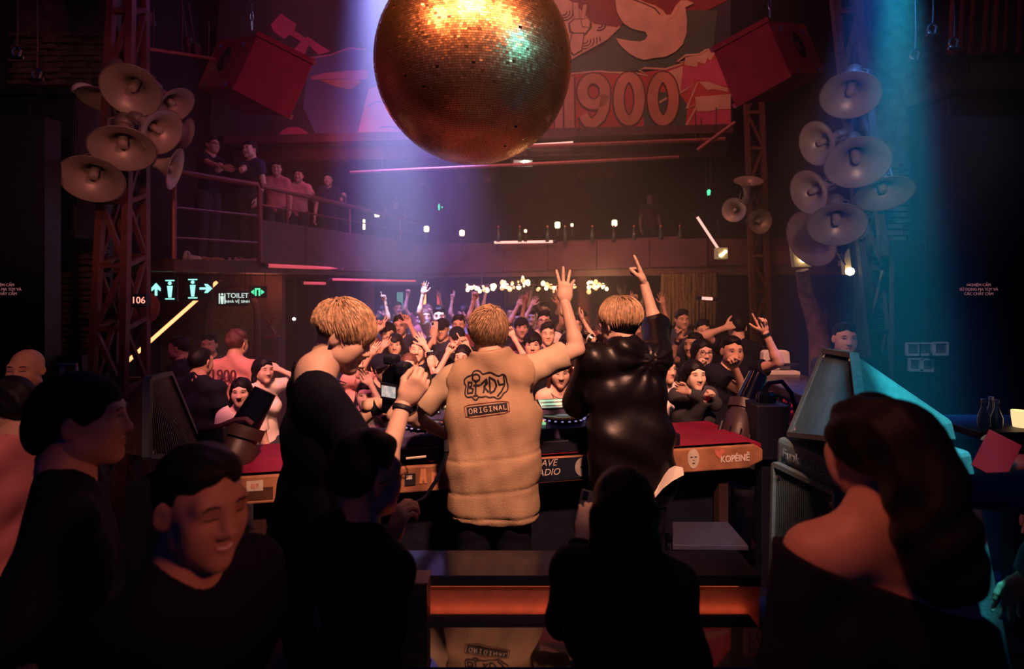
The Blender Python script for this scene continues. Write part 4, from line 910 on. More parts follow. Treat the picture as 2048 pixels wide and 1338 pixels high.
# stair flank, arched door and dark panels under the left balcony
struct('wall_stair', MB().box((-4.4, 8.6, .9), (1.9, .12, 2.3)), mat('stair_wall', (.16, .075, .06), .7, var=.3, scale=3))
dr = tag(link('door_1', None), kind='structure'); dr.location = P(465, 690, 8.3); dr.location.z = -.25
MB().prism([(-.32, 0), (.32, 0), (.32, 1.75)] + [(.32*math.cos(a), 1.75 + .32*math.sin(a)) for a in [i*math.pi/8 for i in range(1, 8)]] + [(-.32, 1.75)], 0, .05).obj('door_leaf', mat('door_olive', (.22, .17, .09), .6, var=.3), dr)
MB().tube([(-.36, 0, 0), (-.36, 0, 1.75)] + [(-.36*math.cos(a), 0, 1.75 + .36*math.sin(a)) for a in [i*math.pi/10 for i in range(1, 10)]] + [(.36, 0, 1.75), (.36, 0, 0)], .05, 8).obj('door_frame', M_wood, dr, smooth=True)
t = thing('cross_ornament', 'dark red crossed ornament on the wall right of the arched door', 'ornament', P(539, 652, 7.9)); M_xr = mat('ornament_red', (.32, .05, .05), .6)
MB().bar((-.08, 0, .13), (.07, 0, -.12), .045).obj('arm', M_xr, t); MB().bar((.08, 0, .13), (-.08, 0, -.12), .045).obj('arm', M_xr, t); MB().box((.02, 0, -.15), (.17, .05, .05)).obj('foot', M_xr, t); MB().box((0, .06, -1.0), (.24, .12, 1.7)).obj('plinth', M_wood, t)
t = thing('pin_lamp', 'tiny bright lamp on the dark wall left of the cameraman', 'lamp', P(588, 638, 8.4)); MB().lathe([(0, -.02), (.018, -.01), (.02, 0), (.018, .01), (0, .02)], 10).obj('bulb', mat('pin_bulb', (1, .75, .6), .3, emit=20), t); MB().box((0, .04, 0), (.05, .06, .05)).obj('socket', M_black, t); MB().tube([(0, .04, .02), (0, .04, 2.07-t.location.z)], .008).obj('conduit', M_black, t)
for px, d, lb in ((735, 10.6, 'round pillar lit red behind the left of the crowd'), (1168, 10.4, 'dark round pillar behind the blond performer')):
    t = thing('pillar', lb, 'pillar', (P(px, 600, d).x, d, -.25)); MB().lathe([(.17, 0), (.17, .1), (.13, .14), (.13, 2.2), (.17, 2.26), (.17, 2.31)], 18).obj('shaft', mat('pillar_red', (.30, .08, .07), .5, var=.2), t, smooth=True); MB().lathe([(.19, 0), (.19, .05)], 18).obj('base', M_black, t)
t = thing('wall_screen', 'small teal lit screen behind the crowd left of the DJ', 'screen', P(800, 603, 11.6)); MB().box((0, 0, 0), (.12, .04, .38)).obj('panel', mat('teal_screen', (.2, .7, .6), .4, emit=.35, var=.6, scale=9), t); MB().box((0, .03, 0), (.16, .04, .42)).obj('frame', M_black, t)
struct('window_1', MB().box((1.1, 11.6, 1.2), (2.5, .04, 1.7)), mat('back_panel_glass', (.24, .17, .09), .25, var=.4, scale=2))
for i in range(5): struct('trim_%d' % (i+1), MB().box((-.1 + i*.6, 11.55, 1.2), (.05, .06, 1.8)), M_wood)
t = thing('vine_curtain', 'olive curtain of hanging vines at the right behind the crowd', 'curtain', P(1378, 590, 7.95))
for k in range(16):
    x = -.36 + .048*k; MB().tube([(x, .02*(k % 2), .30), (x+.01*random.uniform(-1, 1), .03*(k % 3), .1), (x+.02*random.uniform(-1, 1), 0, -.15), (x, .02, -.42)], [.028, .034, .03, .012], 6).obj('strand', mat('vine_olive', (.22, .17, .07), .8, var=.5, scale=40, bump=.6), t, smooth=True)
MB().tube([(-.42, .02, .31), (.42, .02, .31)], .02).obj('rod', M_wood, t)

# chandelier of warm bulbs hanging under the rear balcony
M_wb = mat('chandelier_bulb', (1, .83, .5), .3, emit=4, emit_col=(1, .72, .36)); M_wb2 = mat('chandelier_bulb_dim', (1, .6, .3), .3, emit=1.3, emit_col=(1, .5, .2))
def chandelier(label, x0, x1, py, d, n, hump):
    t = thing('chandelier', label, 'chandelier', P((x0+x1)/2, py, d)); o = t.location
    MB().tube([P(x0, py-2, d)-o, P(x1, py-2, d)-o], .012, 6).obj('frame_bar', M_steel, t)
    for k in range(3): c = P(x0 + (x1-x0)*(.15+.35*k), py-2, d)-o; MB().tube([c, c + Vector((0, 0, .28))], .008, 6).obj('hanger', M_steel, t)
    me = bpy.data.meshes.new('bulb'); mb = MB().lathe([(0, -.03), (.02, -.022), (.03, 0), (.022, .022), (.01, .035), (0, .036)], 8); me.from_pydata(mb.v, [], mb.f); me.materials.append(M_wb)
    me2 = me.copy(); me2.materials[0] = M_wb2
    for k in range(n):
        b = link('bulb', me if random.random() < .6 else me2, t); f = random.random(); px = x0 + (x1-x0)*f
        b.location = P(px, py + random.gauss(0, 5) + hump(f), d + random.uniform(-.25, .25)) - o; s = random.uniform(.6, 1.5); b.scale = (s, s, s)
chandelier('long chandelier of warm round bulbs over the far crowd', 930, 1155, 573, 9.6, 60, lambda f: 6*math.sin(f*9)); chandelier('short dense cluster of warm bulbs right of the raised hand', 1176, 1216, 571, 9.5, 22, lambda f: 0)

# ------------------------------------------------------------------ DJ booth
TA, TB = Vector((-1.40, 2.76, 0)), Vector((1.47, 3.36, 0)); TU = (TB-TA).normalized(); TN = Vector((-TU.y, TU.x, 0)); TW = (TB-TA).length; TZ = .95
bo = thing('dj_table', 'long wooden DJ table with a crimson top and stickered front edge', 'table', TA, (0, 0, math.atan2(TU.y, TU.x)))
M_crim = mat('crimson_top', (.30, .014, .055), .4, var=.2, scale=7, bump=.05); M_edge = mat('worn_edge', (.42, .20, .11), .4, var=.45, scale=7, bump=.15, coat=.2)
MB().box((TW/2, .29, TZ-.012), (TW, .58, .024)).obj('table_top', M_crim, bo)
MB().prism([(0, TZ-.135), (TW-.10, TZ-.135), (TW, TZ-.095), (TW, TZ-.03), (TW-.05, TZ), (0, TZ)], -.02, .05).obj('front_edge', M_edge, bo, bevel=.008)
MB().box((TW/2, .36, .40), (TW-.25, .4, .80)).obj('black_front', M_black, bo)
for x in (.15, TW-.2): MB().box((x, .1, .4), (.06, .06, .8)).obj('leg', M_steel, bo)
MB().box((TW*.50, .30, TZ+.035), (1.95, .50, .07)).obj('riser', M_black, bo, bevel=.006)
M_st = {'w': mat('sticker_white', (.72, .66, .56), .5), 'r': mat('sticker_red', (.75, .22, .16), .5), 'k': mat('sticker_black', (.02, .02, .03), .5), 'o': mat('sticker_orange', (.65, .3, .16), .5), 'g': mat('sticker_grey', (.4, .38, .36), .5)}
def tx(px): r = Vector((P(px, 0, 1).x, 1, 0)); return (r*(TA.dot(TN)/r.dot(TN)) - TA).dot(TU)
ZS = TZ - .065
text_mesh('lettering_sticker', 'KOPÉINĒ', .054, mat('sticker_bright', (.9, .86, .8), .5, var=.02), bo, Matrix.Translation((tx(1466), -.0225, ZS-.008)) @ FACE, xs=.86, bold=.02)
MB().prism([(0, -.03), (-.03, .005), (-.028, .02), (-.014, .026), (0, .014), (.014, .026), (.028, .02), (.03, .005)], -.024, -.02, Matrix.Translation((tx(1434), 0, ZS+.028))).obj('heart_sticker', M_st['r'], bo)
MB().prism([(.036*math.cos(a), .052*math.sin(a)*(1 if math.sin(a) > 0 else 1.15)) for a in [i*math.pi/9 for i in range(18)]], -.023, -.02, Matrix.Translation((tx(1383), 0, ZS+.012))).obj('face_sticker', M_st['w'], bo)
for dx, dz, wd in ((-.013, .006, .014), (.013, .006, .014), (0, -.03, .014), (0, -.012, .006)): MB().box((tx(1383)+dx, -.0235, ZS+.012+dz), (wd, .003, .004)).obj('face_line', M_st['k'], bo)
text_mesh('lettering_sticker', 'RAVE\nRADIO', .05, M_st['w'], bo, Matrix.Translation((tx(1090), -.0225, ZS+.012)) @ FACE, shear=.25)
MB().box((tx(1125), -.0212, ZS), (.34, .003, .12)).obj('dark_banner', mat('banner_navy', (.012, .018, .035), .4, var=.5, scale=8), bo)
MB().lathe([(.0, 0), (.055, 0), (.055, .003), (0, .003)], 24).obj('round_sticker', M_st['g'], bo, loc=(tx(1166), -.024, ZS+.005), rot=(R(90), 0, 0)); MB().box((tx(1166), -.029, ZS+.005), (.05, .002, .006)).obj('round_sticker_line', M_st['k'], bo)
MB().box((tx(820), -.0235, ZS), (.055, .003, .06)).obj('black_sticker', M_st['k'], bo); MB().box((tx(818), -.026, ZS+.012), (.03, .003, .02)).obj('sticker_mark', M_st['w'], bo)
MB().prism([(-.02, -.035), (-.006, -.035), (0, -.01), (.006, -.035), (.02, -.035), (.012, .04), (-.012, .04)], -.024, -.021, Matrix.Translation((tx(846), 0, ZS+.01))).obj('letter_sticker', M_st['o'], bo)
MB().box((tx(872), -.0235, ZS), (.05, .003, .055)).obj('square_sticker', M_st['o'], bo); MB().box((tx(872), -.026, ZS), (.024, .003, .024)).obj('sticker_mark', mat('sticker_dark_red', (.3, .06, .05), .5), bo)
MB().box((tx(899), -.0235, ZS+.01), (.03, .003, .05)).obj('corner_sticker', M_st['w'], bo)
MB().box((tx(512), -.0235, ZS+.02), (.075, .003, .05)).obj('card_sticker', M_st['w'], bo); text_mesh('lettering_sticker', 'BJF', .03, M_st['r'], bo, Matrix.Translation((tx(512), -.0265, ZS+.02)) @ FACE)
MB().box((tx(500), -.0212, ZS-.02), (.22, .003, .06)).obj('wood_strip', M_wood, bo)
# media players
M_deck = mat('deck_plastic', (.10, .08, .17), .35, var=.15); M_scr = mat('deck_screen', (.4, .5, .45), .3, var=.9, scale=26, emit=.55, emit_col=(.5, .62, .5)); M_wave = mat('wave_green', (.5, .9, .5), .4, emit=.9)
def deck(label, px, d, mixer=False):
    x = P(px, 0, d).x; base = Vector((x, d, TZ+.07))
    t = thing('media_player', label, 'media player', base, (R(4), 0, math.atan2(TU.y, TU.x)), 'media players on the DJ table')
    MB().prism([(-.2, 0), (.2, 0), (.2, .10), (.06, .10), (-.2, .07)], -.165, .165, Matrix(((0, 1, 0, 0), (1, 0, 0, 0), (0, 0, 1, 0), (0, 0, 0, 1)))).obj('body', M_deck, t, bevel=.006)
    j = MB().lathe([(.0, .0), (.118, 0), (.122, .006), (.12, .016), (.108, .019), (.06, .017), (0, .017)], 40).obj('jog_wheel', M_blackgloss, t, loc=(.0, -.065, .083), rot=(R(-6), 0, 0), smooth=True)
    MB().lathe([(0, .018), (.04, .018), (.038, .021), (0, .021)], 24).obj('jog_display', mat('jog_display', (.55, .6, .62), .4, var=.3, emit=.15), j)
    for k in range(20): a = 2*math.pi*k/20; MB().box((.128*math.cos(a), .128*math.sin(a), .006), (.012, .012, .006)).obj('jog_light', mat('jog_light', (.5, .4, .85), .4, emit=.5), j)
    s = MB().box((0, 0, 0), (.20, .115, .008)).obj('screen', M_blackgloss, t, loc=(.0, .125, .118), rot=(R(14), 0, 0)); MB().box((0, 0, .005), (.185, .10, .004)).obj('display', M_scr, s)
    for k in range(4): MB().box((0, -.035 + .022*k, .0085), (.17, .008, .002)).obj('waveform', M_wave if k % 2 else M_st['w'], s)
    M_btn = [mat('button_green', (.3, .9, .4), .4, emit=.8), mat('button_amber', (1, .6, .2), .4, emit=.8), mat('button_grey', (.3, .28, .35), .4)]
    for k, (bx, by) in enumerate([(-.14, -.15), (-.14, -.115), (-.145, -.02), (-.145, .02), (-.135, .07), (.145, .07), (.145, .11), (.145, .15), (.14, -.14), (.14, .03), (-.12, .15)]):
        MB().lathe([(.013, 0), (.013, .008), (.009, .011), (0, .011)], 12).obj('button', M_btn[k % 3], t, loc=(bx, by, .076 + (by+.2)*.12))
    MB().box((.142, -.05, .095), (.012, .09, .01)).obj('tempo_fader', M_blackgloss, t); MB().lathe([(.018, 0), (.016, .02), (0, .02)], 14).obj('browse_knob', M_chrome, t, loc=(.128, .17, .10), smooth=True)
deck('lit media player deck at the left elbow of the DJ in the beige vest', 848, 3.26); deck('lit media player deck between the two performers', 1119, 3.42)
mx = thing('dj_mixer', 'black DJ mixer between the two lit media player decks', 'mixer', (P(985, 0, 3.34).x, 3.34, TZ+.07), (0, 0, math.atan2(TU.y, TU.x)))
MB().box((0, 0, .05), (.30, .38, .10)).obj('body', M_deck, mx, bevel=.006)
for i in range(4):
    for k in range(4): MB().lathe([(.011, 0), (.009, .018), (0, .018)], 10).obj('knob', M_blackgloss, mx, loc=(-.11 + .073*i, -.02 + .05*k, .10))
    MB().box((-.11 + .073*i, -.12, .105), (.022, .014, .014)).obj('fader', M_st['w'], mx)
pen = thing('drum_stick', 'pale wooden stick lying on the black riser', 'stick', P(812, 917, 2.72)); MB().tube([(0, 0, 0), P(852, 913, 2.75) - P(812, 917, 2.72)], .006, 8).obj('shaft', M_white, pen, smooth=True)
cb = thing('booth_cable', 'black cable drooping from the table edge beside the vest', 'cable', P(905, 905, 2.66)); o = cb.location; MB().tube([P(893, 905, 2.66)-o, P(876, 955, 2.6)-o, P(850, 995, 2.55)-o, P(795, 1022, 2.5)-o, P(760, 1010, 2.55)-o], .009, 8).obj('sheath', M_blackgloss, cb, smooth=True); MB().tube([P(893, 905, 2.66)-o, P(893, 882, 2.7)-o], .013, 8).obj('plug', M_black, cb)

# ------------------------------------------------------------------ monitor stacks
M_cab = mat('cabinet_teal_black', (.12, .17, .18), .55, var=.2, scale=30, bump=.25, bscale=220); M_grm = mat('grille_mesh', (.11, .17, .19), .45, metal=.5, var=.2)
def grille(t, TL, TR, BL, BR, nu, nv, out=(-1, -.4, 0), name='grille'):
    """perforated metal: rows of ribs and holes on a backing"""
    TL, TR, BL, BR = map(Vector, (TL, TR, BL, BR)); n = (TR-TL).cross(BL-TL).normalized()
    if n.dot(Vector(out)) < 0: n = -n
    g = MB(); at = lambda u, v: (TL*(1-u)+TR*u)*(1-v) + (BL*(1-u)+BR*u)*v
    for i in range(nv):
        v = (i+.5)/nv; g.bar(at(.02, v) + n*.004, at(.98, v) + n*.004, .0045, .006)
    for i in range(nu):
        u = (i+.5)/nu; g.bar(at(u, .02) + n*.007, at(u, .98) + n*.007, .006, .0045)
    tag(g.obj(name, M_grm, t), kind='stuff'); MB().poly([at(0, 0)-n*.002, at(1, 0)-n*.002, at(1, 1)-n*.002, at(0, 1)-n*.002]).obj('grille_backing', M_blackgloss, t)
    for u, v in ((.08, .06), (.92, .06), (.06, .94), (.94, .94)): MB().lathe([(.012, 0), (.010, .006), (0, .007)], 10).obj('bolt', M_chrome, t, loc=at(u, v) + n*.006, rot=n.to_track_quat('Z', 'Y').to_euler())
    fr = MB()
    for a, b in (((0, 0), (1, 0)), ((1, 0), (1, 1)), ((1, 1), (0, 1)), ((0, 1), (0, 0))): fr.bar(at(*a) + n*.006, at(*b) + n*.006, .03, .02)
    fr.obj('grille_frame', M_cab, t)
zt = 1.21
sub = [Vector((1.17, 2.52, 0)), Vector((1.25, 2.10, 0)), Vector((1.86, 2.30, 0)), Vector((1.80, 2.75, 0))]
t = thing('subwoofer', 'tall blue lit bass cabinet on the stage at the right', 'speaker', sub[0]); o = sub[0]
fl = [sub[0] + Vector((-.03, 0, 0)), sub[1] + Vector((-.02, -.05, 0)), sub[2] + Vector((.16, -.10, 0)), sub[3] + Vector((.12, 0, 0))]
MB().hexa([p-o for p in (fl[0], fl[1], fl[2], fl[3])] + [p-o + Vector((0, 0, zt)) for p in sub]).obj('cabinet', M_cab, t, bevel=.02)
dn = lambda f, i: (sub[i]*(1-f) + fl[i]*f) + Vector((0, 0, zt*(1-f))) - o
e = Vector((-.02, -.012, 0))
grille(t, dn(.09, 0)*.93 + dn(.09, 1)*.07 + e, dn(.09, 0)*.10 + dn(.09, 1)*.90 + e, dn(.75, 0)*.93 + dn(.75, 1)*.07 + e, dn(.75, 0)*.10 + dn(.75, 1)*.90 + e, 30, 60)
u = (sub[1]-sub[0]).normalized(); lz = (dn(.045, 0) + dn(.045, 1))/2; nrm = Vector((u.y, -u.x, 0)); nrm = nrm if nrm.y < 0 else -nrm
if nrm.x > 0: nrm = -nrm
xa = u; ya = Vector((0, 0, 1)); Mt = Matrix((xa, ya, xa.cross(ya))).transposed().to_4x4(); Mt.translation = lz - Vector((.012, .004, 0))
text_mesh('lettering', 'Funktion One', .055, mat('raised_letters', (.25, .33, .38), .4), t, Mt, extrude=.002)
s_ = (sub[2]-sub[1]).normalized(); sn_ = Vector((s_.y, -s_.x, 0))
for f, zc in ((.8, .93), (.8, .30)):
    c = sub[1] + (sub[2]-sub[1])*f - o + sn_*.012; c.z = zc
    MB().tube([c + s_*x + Vector((0, 0, z)) for x, z in ((-.09, .05), (-.09, .09), (.07, .11), (.09, .08), (.09, -.07), (.06, -.09), (-.09, -.06), (-.09, .05))], .009, 8).obj('handle_recess', M_black, t, smooth=True)
    for k in range(4): MB().lathe([(.010, 0), (.008, .006), (0, .007)], 8).obj('bolt', M_chrome, t, loc=c + s_*.115 + Vector((0, 0, .09-.05*k)), rot=sn_.to_track_quat('Z', 'Y').to_euler())
up = thing('monitor_wedge', 'cyan lit wedge shaped monitor speaker on top of the bass cabinet', 'speaker', P(1660, 880, 2.3)); o = up.location
TLf, TRf, BRf, BLf = P(1656, 702, 2.48), P(1714, 711, 2.14), None, P(1586, 868, 2.50)
from mathutils.geometry import intersect_line_plane
BRf = intersect_line_plane(Vector((0, 0, CZ)), P(1738, 885, 1), TLf, (TRf-TLf).cross(BLf-TLf))
TRb, BRb = P(1905, 842, 2.30), P(1914, 884, 2.30); TLb = TRb + (TLf-TRf)*1.1; BLb = BRb + (BLf-BRf)*.9
MB().hexa([q-o for q in (BLf, BRf, BRb, BLb, TLf, TRf, TRb, TLb)]).obj('cabinet', M_cab, up, bevel=.012)
ee = Vector((-.012, -.012, 0)); grille(up, TLf-o+ee, TRf-o+ee, BLf-o+ee, BRf-o+ee, 34, 40)
MB().tube([P(1820, 868, 2.10)-o, P(1835, 860, 2.05)-o, P(1850, 872, 2.1)-o], .014, 8).obj('handle', M_cab, up, smooth=True)
lm = thing('monitor_wedge', 'black wedge monitor speaker with a brown side at the left of the stage', 'speaker', P(330, 910, 2.4)); o = lm.location
a = [P(290, 912, 2.35), P(414, 915, 2.75), P(380, 915, 3.0), P(232, 905, 2.6), P(291, 757, 2.35), P(338, 746, 2.65), P(325, 760, 2.9), P(238, 806, 2.6)]
a[1] = intersect_line_plane(Vector((0, 0, CZ)), P(414, 915, 1), a[4], (a[5]-a[4]).cross(a[0]-a[4]))
MB().hexa([q-o for q in a]).obj('cabinet', mat('cabinet_brown', (.16, .07, .05), .7, var=.25, bump=.3), lm, bevel=.008)
grille(lm, a[4]-o+Vector((.01, -.012, 0)), a[5]-o+Vector((.0, -.012, 0)), a[0]-o+Vector((.01, -.012, 0)), a[1]-o+Vector((-.01, -.012, 0)), 26, 40, (.4, -1, 0))
MB().box((0, .12, -.62), (.3, .3, 1.0)).obj('stand', M_black, lm)

# stage lamps at both ends of the table
def stage_lamp(label, px, py, d, tilt, group='stage lamps'):
    t = thing('stage_lamp', label, 'stage lamp', P(px, py, d), (R(-20), R(tilt), 0), group); M_lampb = mat('lamp_body', (.055, .028, .032), .45, var=.2, bump=.1)
    MB().lathe([(.0, -.17), (.085, -.17), (.10, -.14), (.10, .06), (.085, .08), (.085, .10), (.10, .10), (.10, .16), (.08, .16), (.075, .12), (0, .11)], 28).obj('barrel', M_lampb, t, smooth=True)
    for k in range(9): a = math.pi*(1.1+.1*k); MB().box((.102*math.cos(a), .102*math.sin(a), -.08), (.006, .012, .07)).obj('vent_slot', M_black, t, rot=(0, 0, a))
    MB().tube([(-.12, 0, -.02), (-.13, 0, -.16), (-.10, 0, -.26), (.10, 0, -.26), (.13, 0, -.16), (.12, 0, -.02)], .014, 8).obj('yoke', M_black, t, smooth=True)
    MB().tube([(.0, -.02, .16), (.03, -.03, .36)], [.075, .062], 14).obj('hood', M_blackgloss, t, smooth=True)
    b = MB().box((0, 0, -.32), (.26, .2, .12)).obj('base', M_black, t, bevel=.01)
stage_lamp('stage spotlight with a long hood left of the cameraman', 468, 912, 3.0, 16); stage_lamp('stage spotlight with a vented barrel right of the crimson table end', 1480, 850, 3.72, 22)
t = thing('power_box', 'black power box with a looping cable beside the right stage spotlight', 'box', P(1532, 880, 3.6)); MB().box((0, 0, .07), (.20, .2, .34)).obj('body', M_black, t, bevel=.01); MB().lathe([(.06, .24), (.06, .29), (.04, .31), (0, .31)], 18).obj('connector', M_blackgloss, t, smooth=True)
MB().tube([(-.02, 0, .29), (.02, 0, .36), (.10, 0, .37), (.16, .0, .30), (.2, 0, .16)], .014, 8).obj('cable', M_blackgloss, t, smooth=True); MB().box((0, 0, -.50), (.1, .1, .80)).obj('post', M_black, t)
st = thing('cable_stand', 'curved purple cable hanging over a small stand left of the cameraman', 'cable', P(450, 850, 2.6)); o = st.location; MB().tube([P(402, 858, 2.6)-o, P(440, 852, 2.6)-o, P(470, 840, 2.6)-o, P(492, 838, 2.6)-o, P(505, 848, 2.6)-o], .012, 8).obj('sheath', mat('cable_purple', (.10, .03, .06), .4), st, smooth=True); MB().box(P(425, 872, 2.62)-o, (.12, .04, .07)).obj('plug_box', M_black, st, bevel=.006)

# bar counter at the right
bc = thing('bar_counter', 'bar counter with a red sequinned front behind the right monitor', 'counter', (2.19, 4.35, -.25)); 
MB().box((0, 0, .66), (.34, 1.8, 1.28)).obj('body', M_black, bc); MB().box((0, 0, 1.36), (.46, 1.9, .07)).obj('worktop', mat('bar_top', (.05, .03, .03), .3, var=.3), bc, bevel=.01)
sq = MB(); rg2 = random.Random(4)
for i in range(900):
    y, z = rg2.uniform(-.95, .95), rg2.uniform(1.10, 1.30); a, b = rg2.uniform(-.5, .5), rg2.uniform(-.5, .5); r = .010; x = -.185 - rg2.random()*.01
    sq.poly([(x + a*r, y-r, z-r), (x - b*r, y+r, z-r), (x - a*r, y+r, z+r), (x + b*r, y-r, z+r)])
tag(sq.obj('sequins', mat('red_sequin', (.85, .06, .08), .18, metal=.8, var=.5, scale=60), bc), kind='stuff')
t = thing('cash_terminal', 'pale cash terminal standing on the bar counter', 'terminal', (2.24, 4.85, 1.171)); MB().prism([(-.12, 0), (.12, 0), (.11, .15), (.09, .165), (-.09, .165), (-.11, .15)], -.04, .04).obj('housing', M_white, t, bevel=.01); MB().box((.0, -.044, .09), (.03, .01, .03)).obj('emblem', M_black, t); MB().box((.09, -.06, .05), (.16, .05, .02)).obj('arm', M_black, t); MB().box((0, -.02, -.012), (.3, .22, .024)).obj('base', M_white, t)
t = thing('candle_lantern', 'small glowing lantern on the bar counter beside the guard', 'lantern', (2.26, 4.2, 1.201)); MB().lathe([(.02, -.04), (.032, -.025), (.022, 0), (.032, .025), (.02, .04)], 14).obj('glass', mat('lantern_glow', (1, .75, .35), .4, emit=2.2), t, smooth=True); MB().lathe([(.034, -.055), (.034, -.04)], 14).obj('base', M_steel, t)
# wall lamps by the right tower
for px, py, d, lb, sz in ((1598, 512, 5.6, 'square paper wall lamp glowing behind the right tower', 1.), (1692, 526, 5.3, 'slim glowing tube lamp under the right horns', .4)):
    t = thing('wall_lamp', lb, 'lamp', P(px, py, d), group='lamps by the right tower')
    MB().prism([(-.09*sz, .13), (.04*sz, .13), (.11*sz, -.11), (-.06*sz, -.11)], -.03, .03).obj('shade', mat('paper_shade', (.42, .30, .15), .7, var=.2, emit=.12), t, bevel=.004); MB().lathe([(0, -.04), (.03, -.025), (.038, 0), (.03, .025), (0, .04)], 12).obj('bulb', mat('wall_bulb', (1, .8, .45), .3, emit=8), t, loc=(.02*sz, -.05, -.03 if sz == 1 else -.08)); MB().box((0, .06, .0), (.03, .1, .05)).obj('mount', M_steel, t)
# tree trunk leaning by the right tower
t = thing('driftwood_trunk', 'gnarled brown trunk standing left of the right tower', 'trunk', (P(1640, 700, 5.6).x, 5.6, -.25)); o = t.location
MB().tube([Vector((0, 0, 0)), P(1640, 690, 5.6)-o, P(1632, 640, 5.6)-o, P(1612, 590, 5.6)-o, P(1604, 540, 5.55)-o], [.12, .10, .09, .07, .06], 10).obj('trunk', mat('driftwood', (.20, .12, .09), .8, var=.4, bump=.6), t, smooth=True); MB().tube([P(1632, 645, 5.6)-o, P(1655, 628, 5.6)-o], [.05, .03], 8).obj('stub', mat('driftwood', (.2, .12, .09)), t, smooth=True)
# framed cards on both side walls
for i, (px, py) in enumerate(((1826, 698), (1851, 698), (1881, 697), (1831, 729), (1853, 730))):
    t = thing('framed_card', 'small white framed card on the right wall, ' + ('upper left', 'upper middle', 'upper right', 'lower left', 'lower right')[i] + ' of the five', 'frame', P(px, py, 4.5) if px < 1860 else P(px, py, 4.39), group='framed cards on the right')
    MB().box((0, .012, 0), (.10, .01, .09)).obj('card', mat('card_grey', (.10, .08, .08), .6, var=.5, scale=30), t)
    for c, s_z in (((0, 0, .045), (.11, .02, .012)), ((0, 0, -.045), (.11, .02, .018)), ((-.05, 0, 0), (.014, .02, .09)), ((.05, 0, 0), (.014, .02, .09))): MB().box(c, s_z).obj('frame_bar', M_white, t)
bk = struct('wall_right_board', MB().box((P(1842, 700, 4.56).x, 4.6, 1.0), (.42, .06, 2.5)), M_black)
struct('wall_left_board', MB().box((P(120, 740, 4.56).x, 4.6, .7), (.34, .06, 1.25)), M_black)
for i, px in enumerate((92, 111, 141)):
    t = thing('framed_card', 'small pale framed card on the left wall beside the bald man, ' + ('nearest to him', 'middle one', 'farthest from him')[i], 'frame', P(px, 739, 4.55), group='framed cards on the left')
    MB().box((0, .01, 0), (.10, .01, .085)).obj('card', mat('card_brown', (.16, .07, .05), .6, var=.5, scale=30), t)
    for c, s_z in (((0, 0, .045), (.11, .02, .014)), ((0, 0, -.045), (.11, .02, .014)), ((-.05, 0, 0), (.014, .02, .09)), ((.05, 0, 0), (.014, .02, .09))): MB().box(c, s_z).obj('frame_bar', M_white, t)
# side table with bottles at the right edge
t = thing('side_table', 'dark side table holding glass bottles at the right edge', 'table', (P(2010, 855, 3.0).x, 3.05, 0)); zt2 = P(0, 850, 3.0).z
MB().box((.1, 0, zt2-.02), (.7, .4, .04)).obj('table_top', M_black, t, bevel=.006); MB().box((.1, 0, zt2/2-.02), (.08, .08, zt2-.04)).obj('leg', M_black, t); MB().box((.1, 0, .015), (.4, .35, .03)).obj('foot_plate', M_black, t)
M_clear = mat('clear_glass', (.35, .40, .38), .08, var=.1, spec=.8, trans=.35)
for i, (px, d, lb) in enumerate(((1967, 2.98, 'clear glass bottle, left one of three on the side table'), (1982, 3.04, 'clear glass bottle, middle one of three on the side table'), (1993, 2.96, 'clear glass bottle, right one of three on the side table'))):
    b = thing('bottle', lb, 'bottle', (P(px, 0, d).x, d, zt2), group='bottles on the side table'); MB().lathe([(.026, 0), (.028, .01), (.028, .05), (.011, .10), (.010, .125)], 16).obj('glass', M_clear, b, smooth=True); MB().lathe([(.012, .125), (.012, .142), (0, .143)], 12).obj('cap', M_white, b)
b = thing('candle_cup', 'small glowing candle cup beside the bottles', 'candle', (P(2040, 0, 2.96).x, 2.96, zt2)); MB().lathe([(.02, 0), (.03, .0), (.036, .05), (.038, .085), (.034, .085), (.03, .03), (0, .03)], 16).obj('glass', mat('candle_glow', (1, .62, .28), .4, emit=1.2), b, smooth=True); MB().lathe([(.010, .03), (.010, .05), (0, .05)], 8).obj('wick_candle', M_white, b)

# ------------------------------------------------------------------ low furniture in front of the camera
M_grey = mat('brushed_board', (.055, .05, .085), .4, var=.15, scale=20)
t = thing('low_bench', 'low grey metal bench behind the performers at the right', 'bench', (1.05, 3.12, 0))
MB().hexa([q - t.location for q in (P(1345, 1100, 2.95), P(1497, 1101, 2.95), P(1456, 1052, 3.26), P(1345, 1052, 3.26))] + [q - t.location + Vector((0, 0, .025)) for q in (P(1345, 1100, 2.95), P(1497, 1101, 2.95), P(1456, 1052, 3.26), P(1345, 1052, 3.26))]).obj('seat_board', M_grey, t, bevel=.003)
for x in (-.18, .05): MB().box((x, .0, .24), (.06, .2, .48)).obj('leg', M_black, t)
M_led = mat('ember_strip', (1, .25, .10), .4, emit=24, emit_col=(1, .13, .04))
lg = thing('lit_ledge', 'black ledge with a glowing orange strip across the foreground', 'ledge', (.29, 2.026, 0))
MB().box((-.07, .10, .823), (1.33, .20, .04)).obj('ledge_top', M_blackgloss, lg, bevel=.004); MB().box((-.07, .05, .402), (1.33, .08, .804)).obj('ledge_front', mat('ledge_front', (.07, .03, .03), .5, var=.3), lg)
MB().box((-.348, -.026, .700), (.71, .008, .006)).obj('light_strip', M_led, lg); MB().box((.43, -.026, .700), (.25, .008, .006)).obj('light_strip', M_led, lg)
tb = thing('glossy_table', 'low glossy black table mirroring the beige vest', 'table', (.165, 1.815, 0)); MB().box((0, 0, .73), (1.3, .28, .04)).obj('table_top', mat('mirror_lacquer', (.01, .01, .02), .03, var=.1, spec=1., coat=1.), tb, bevel=.004)
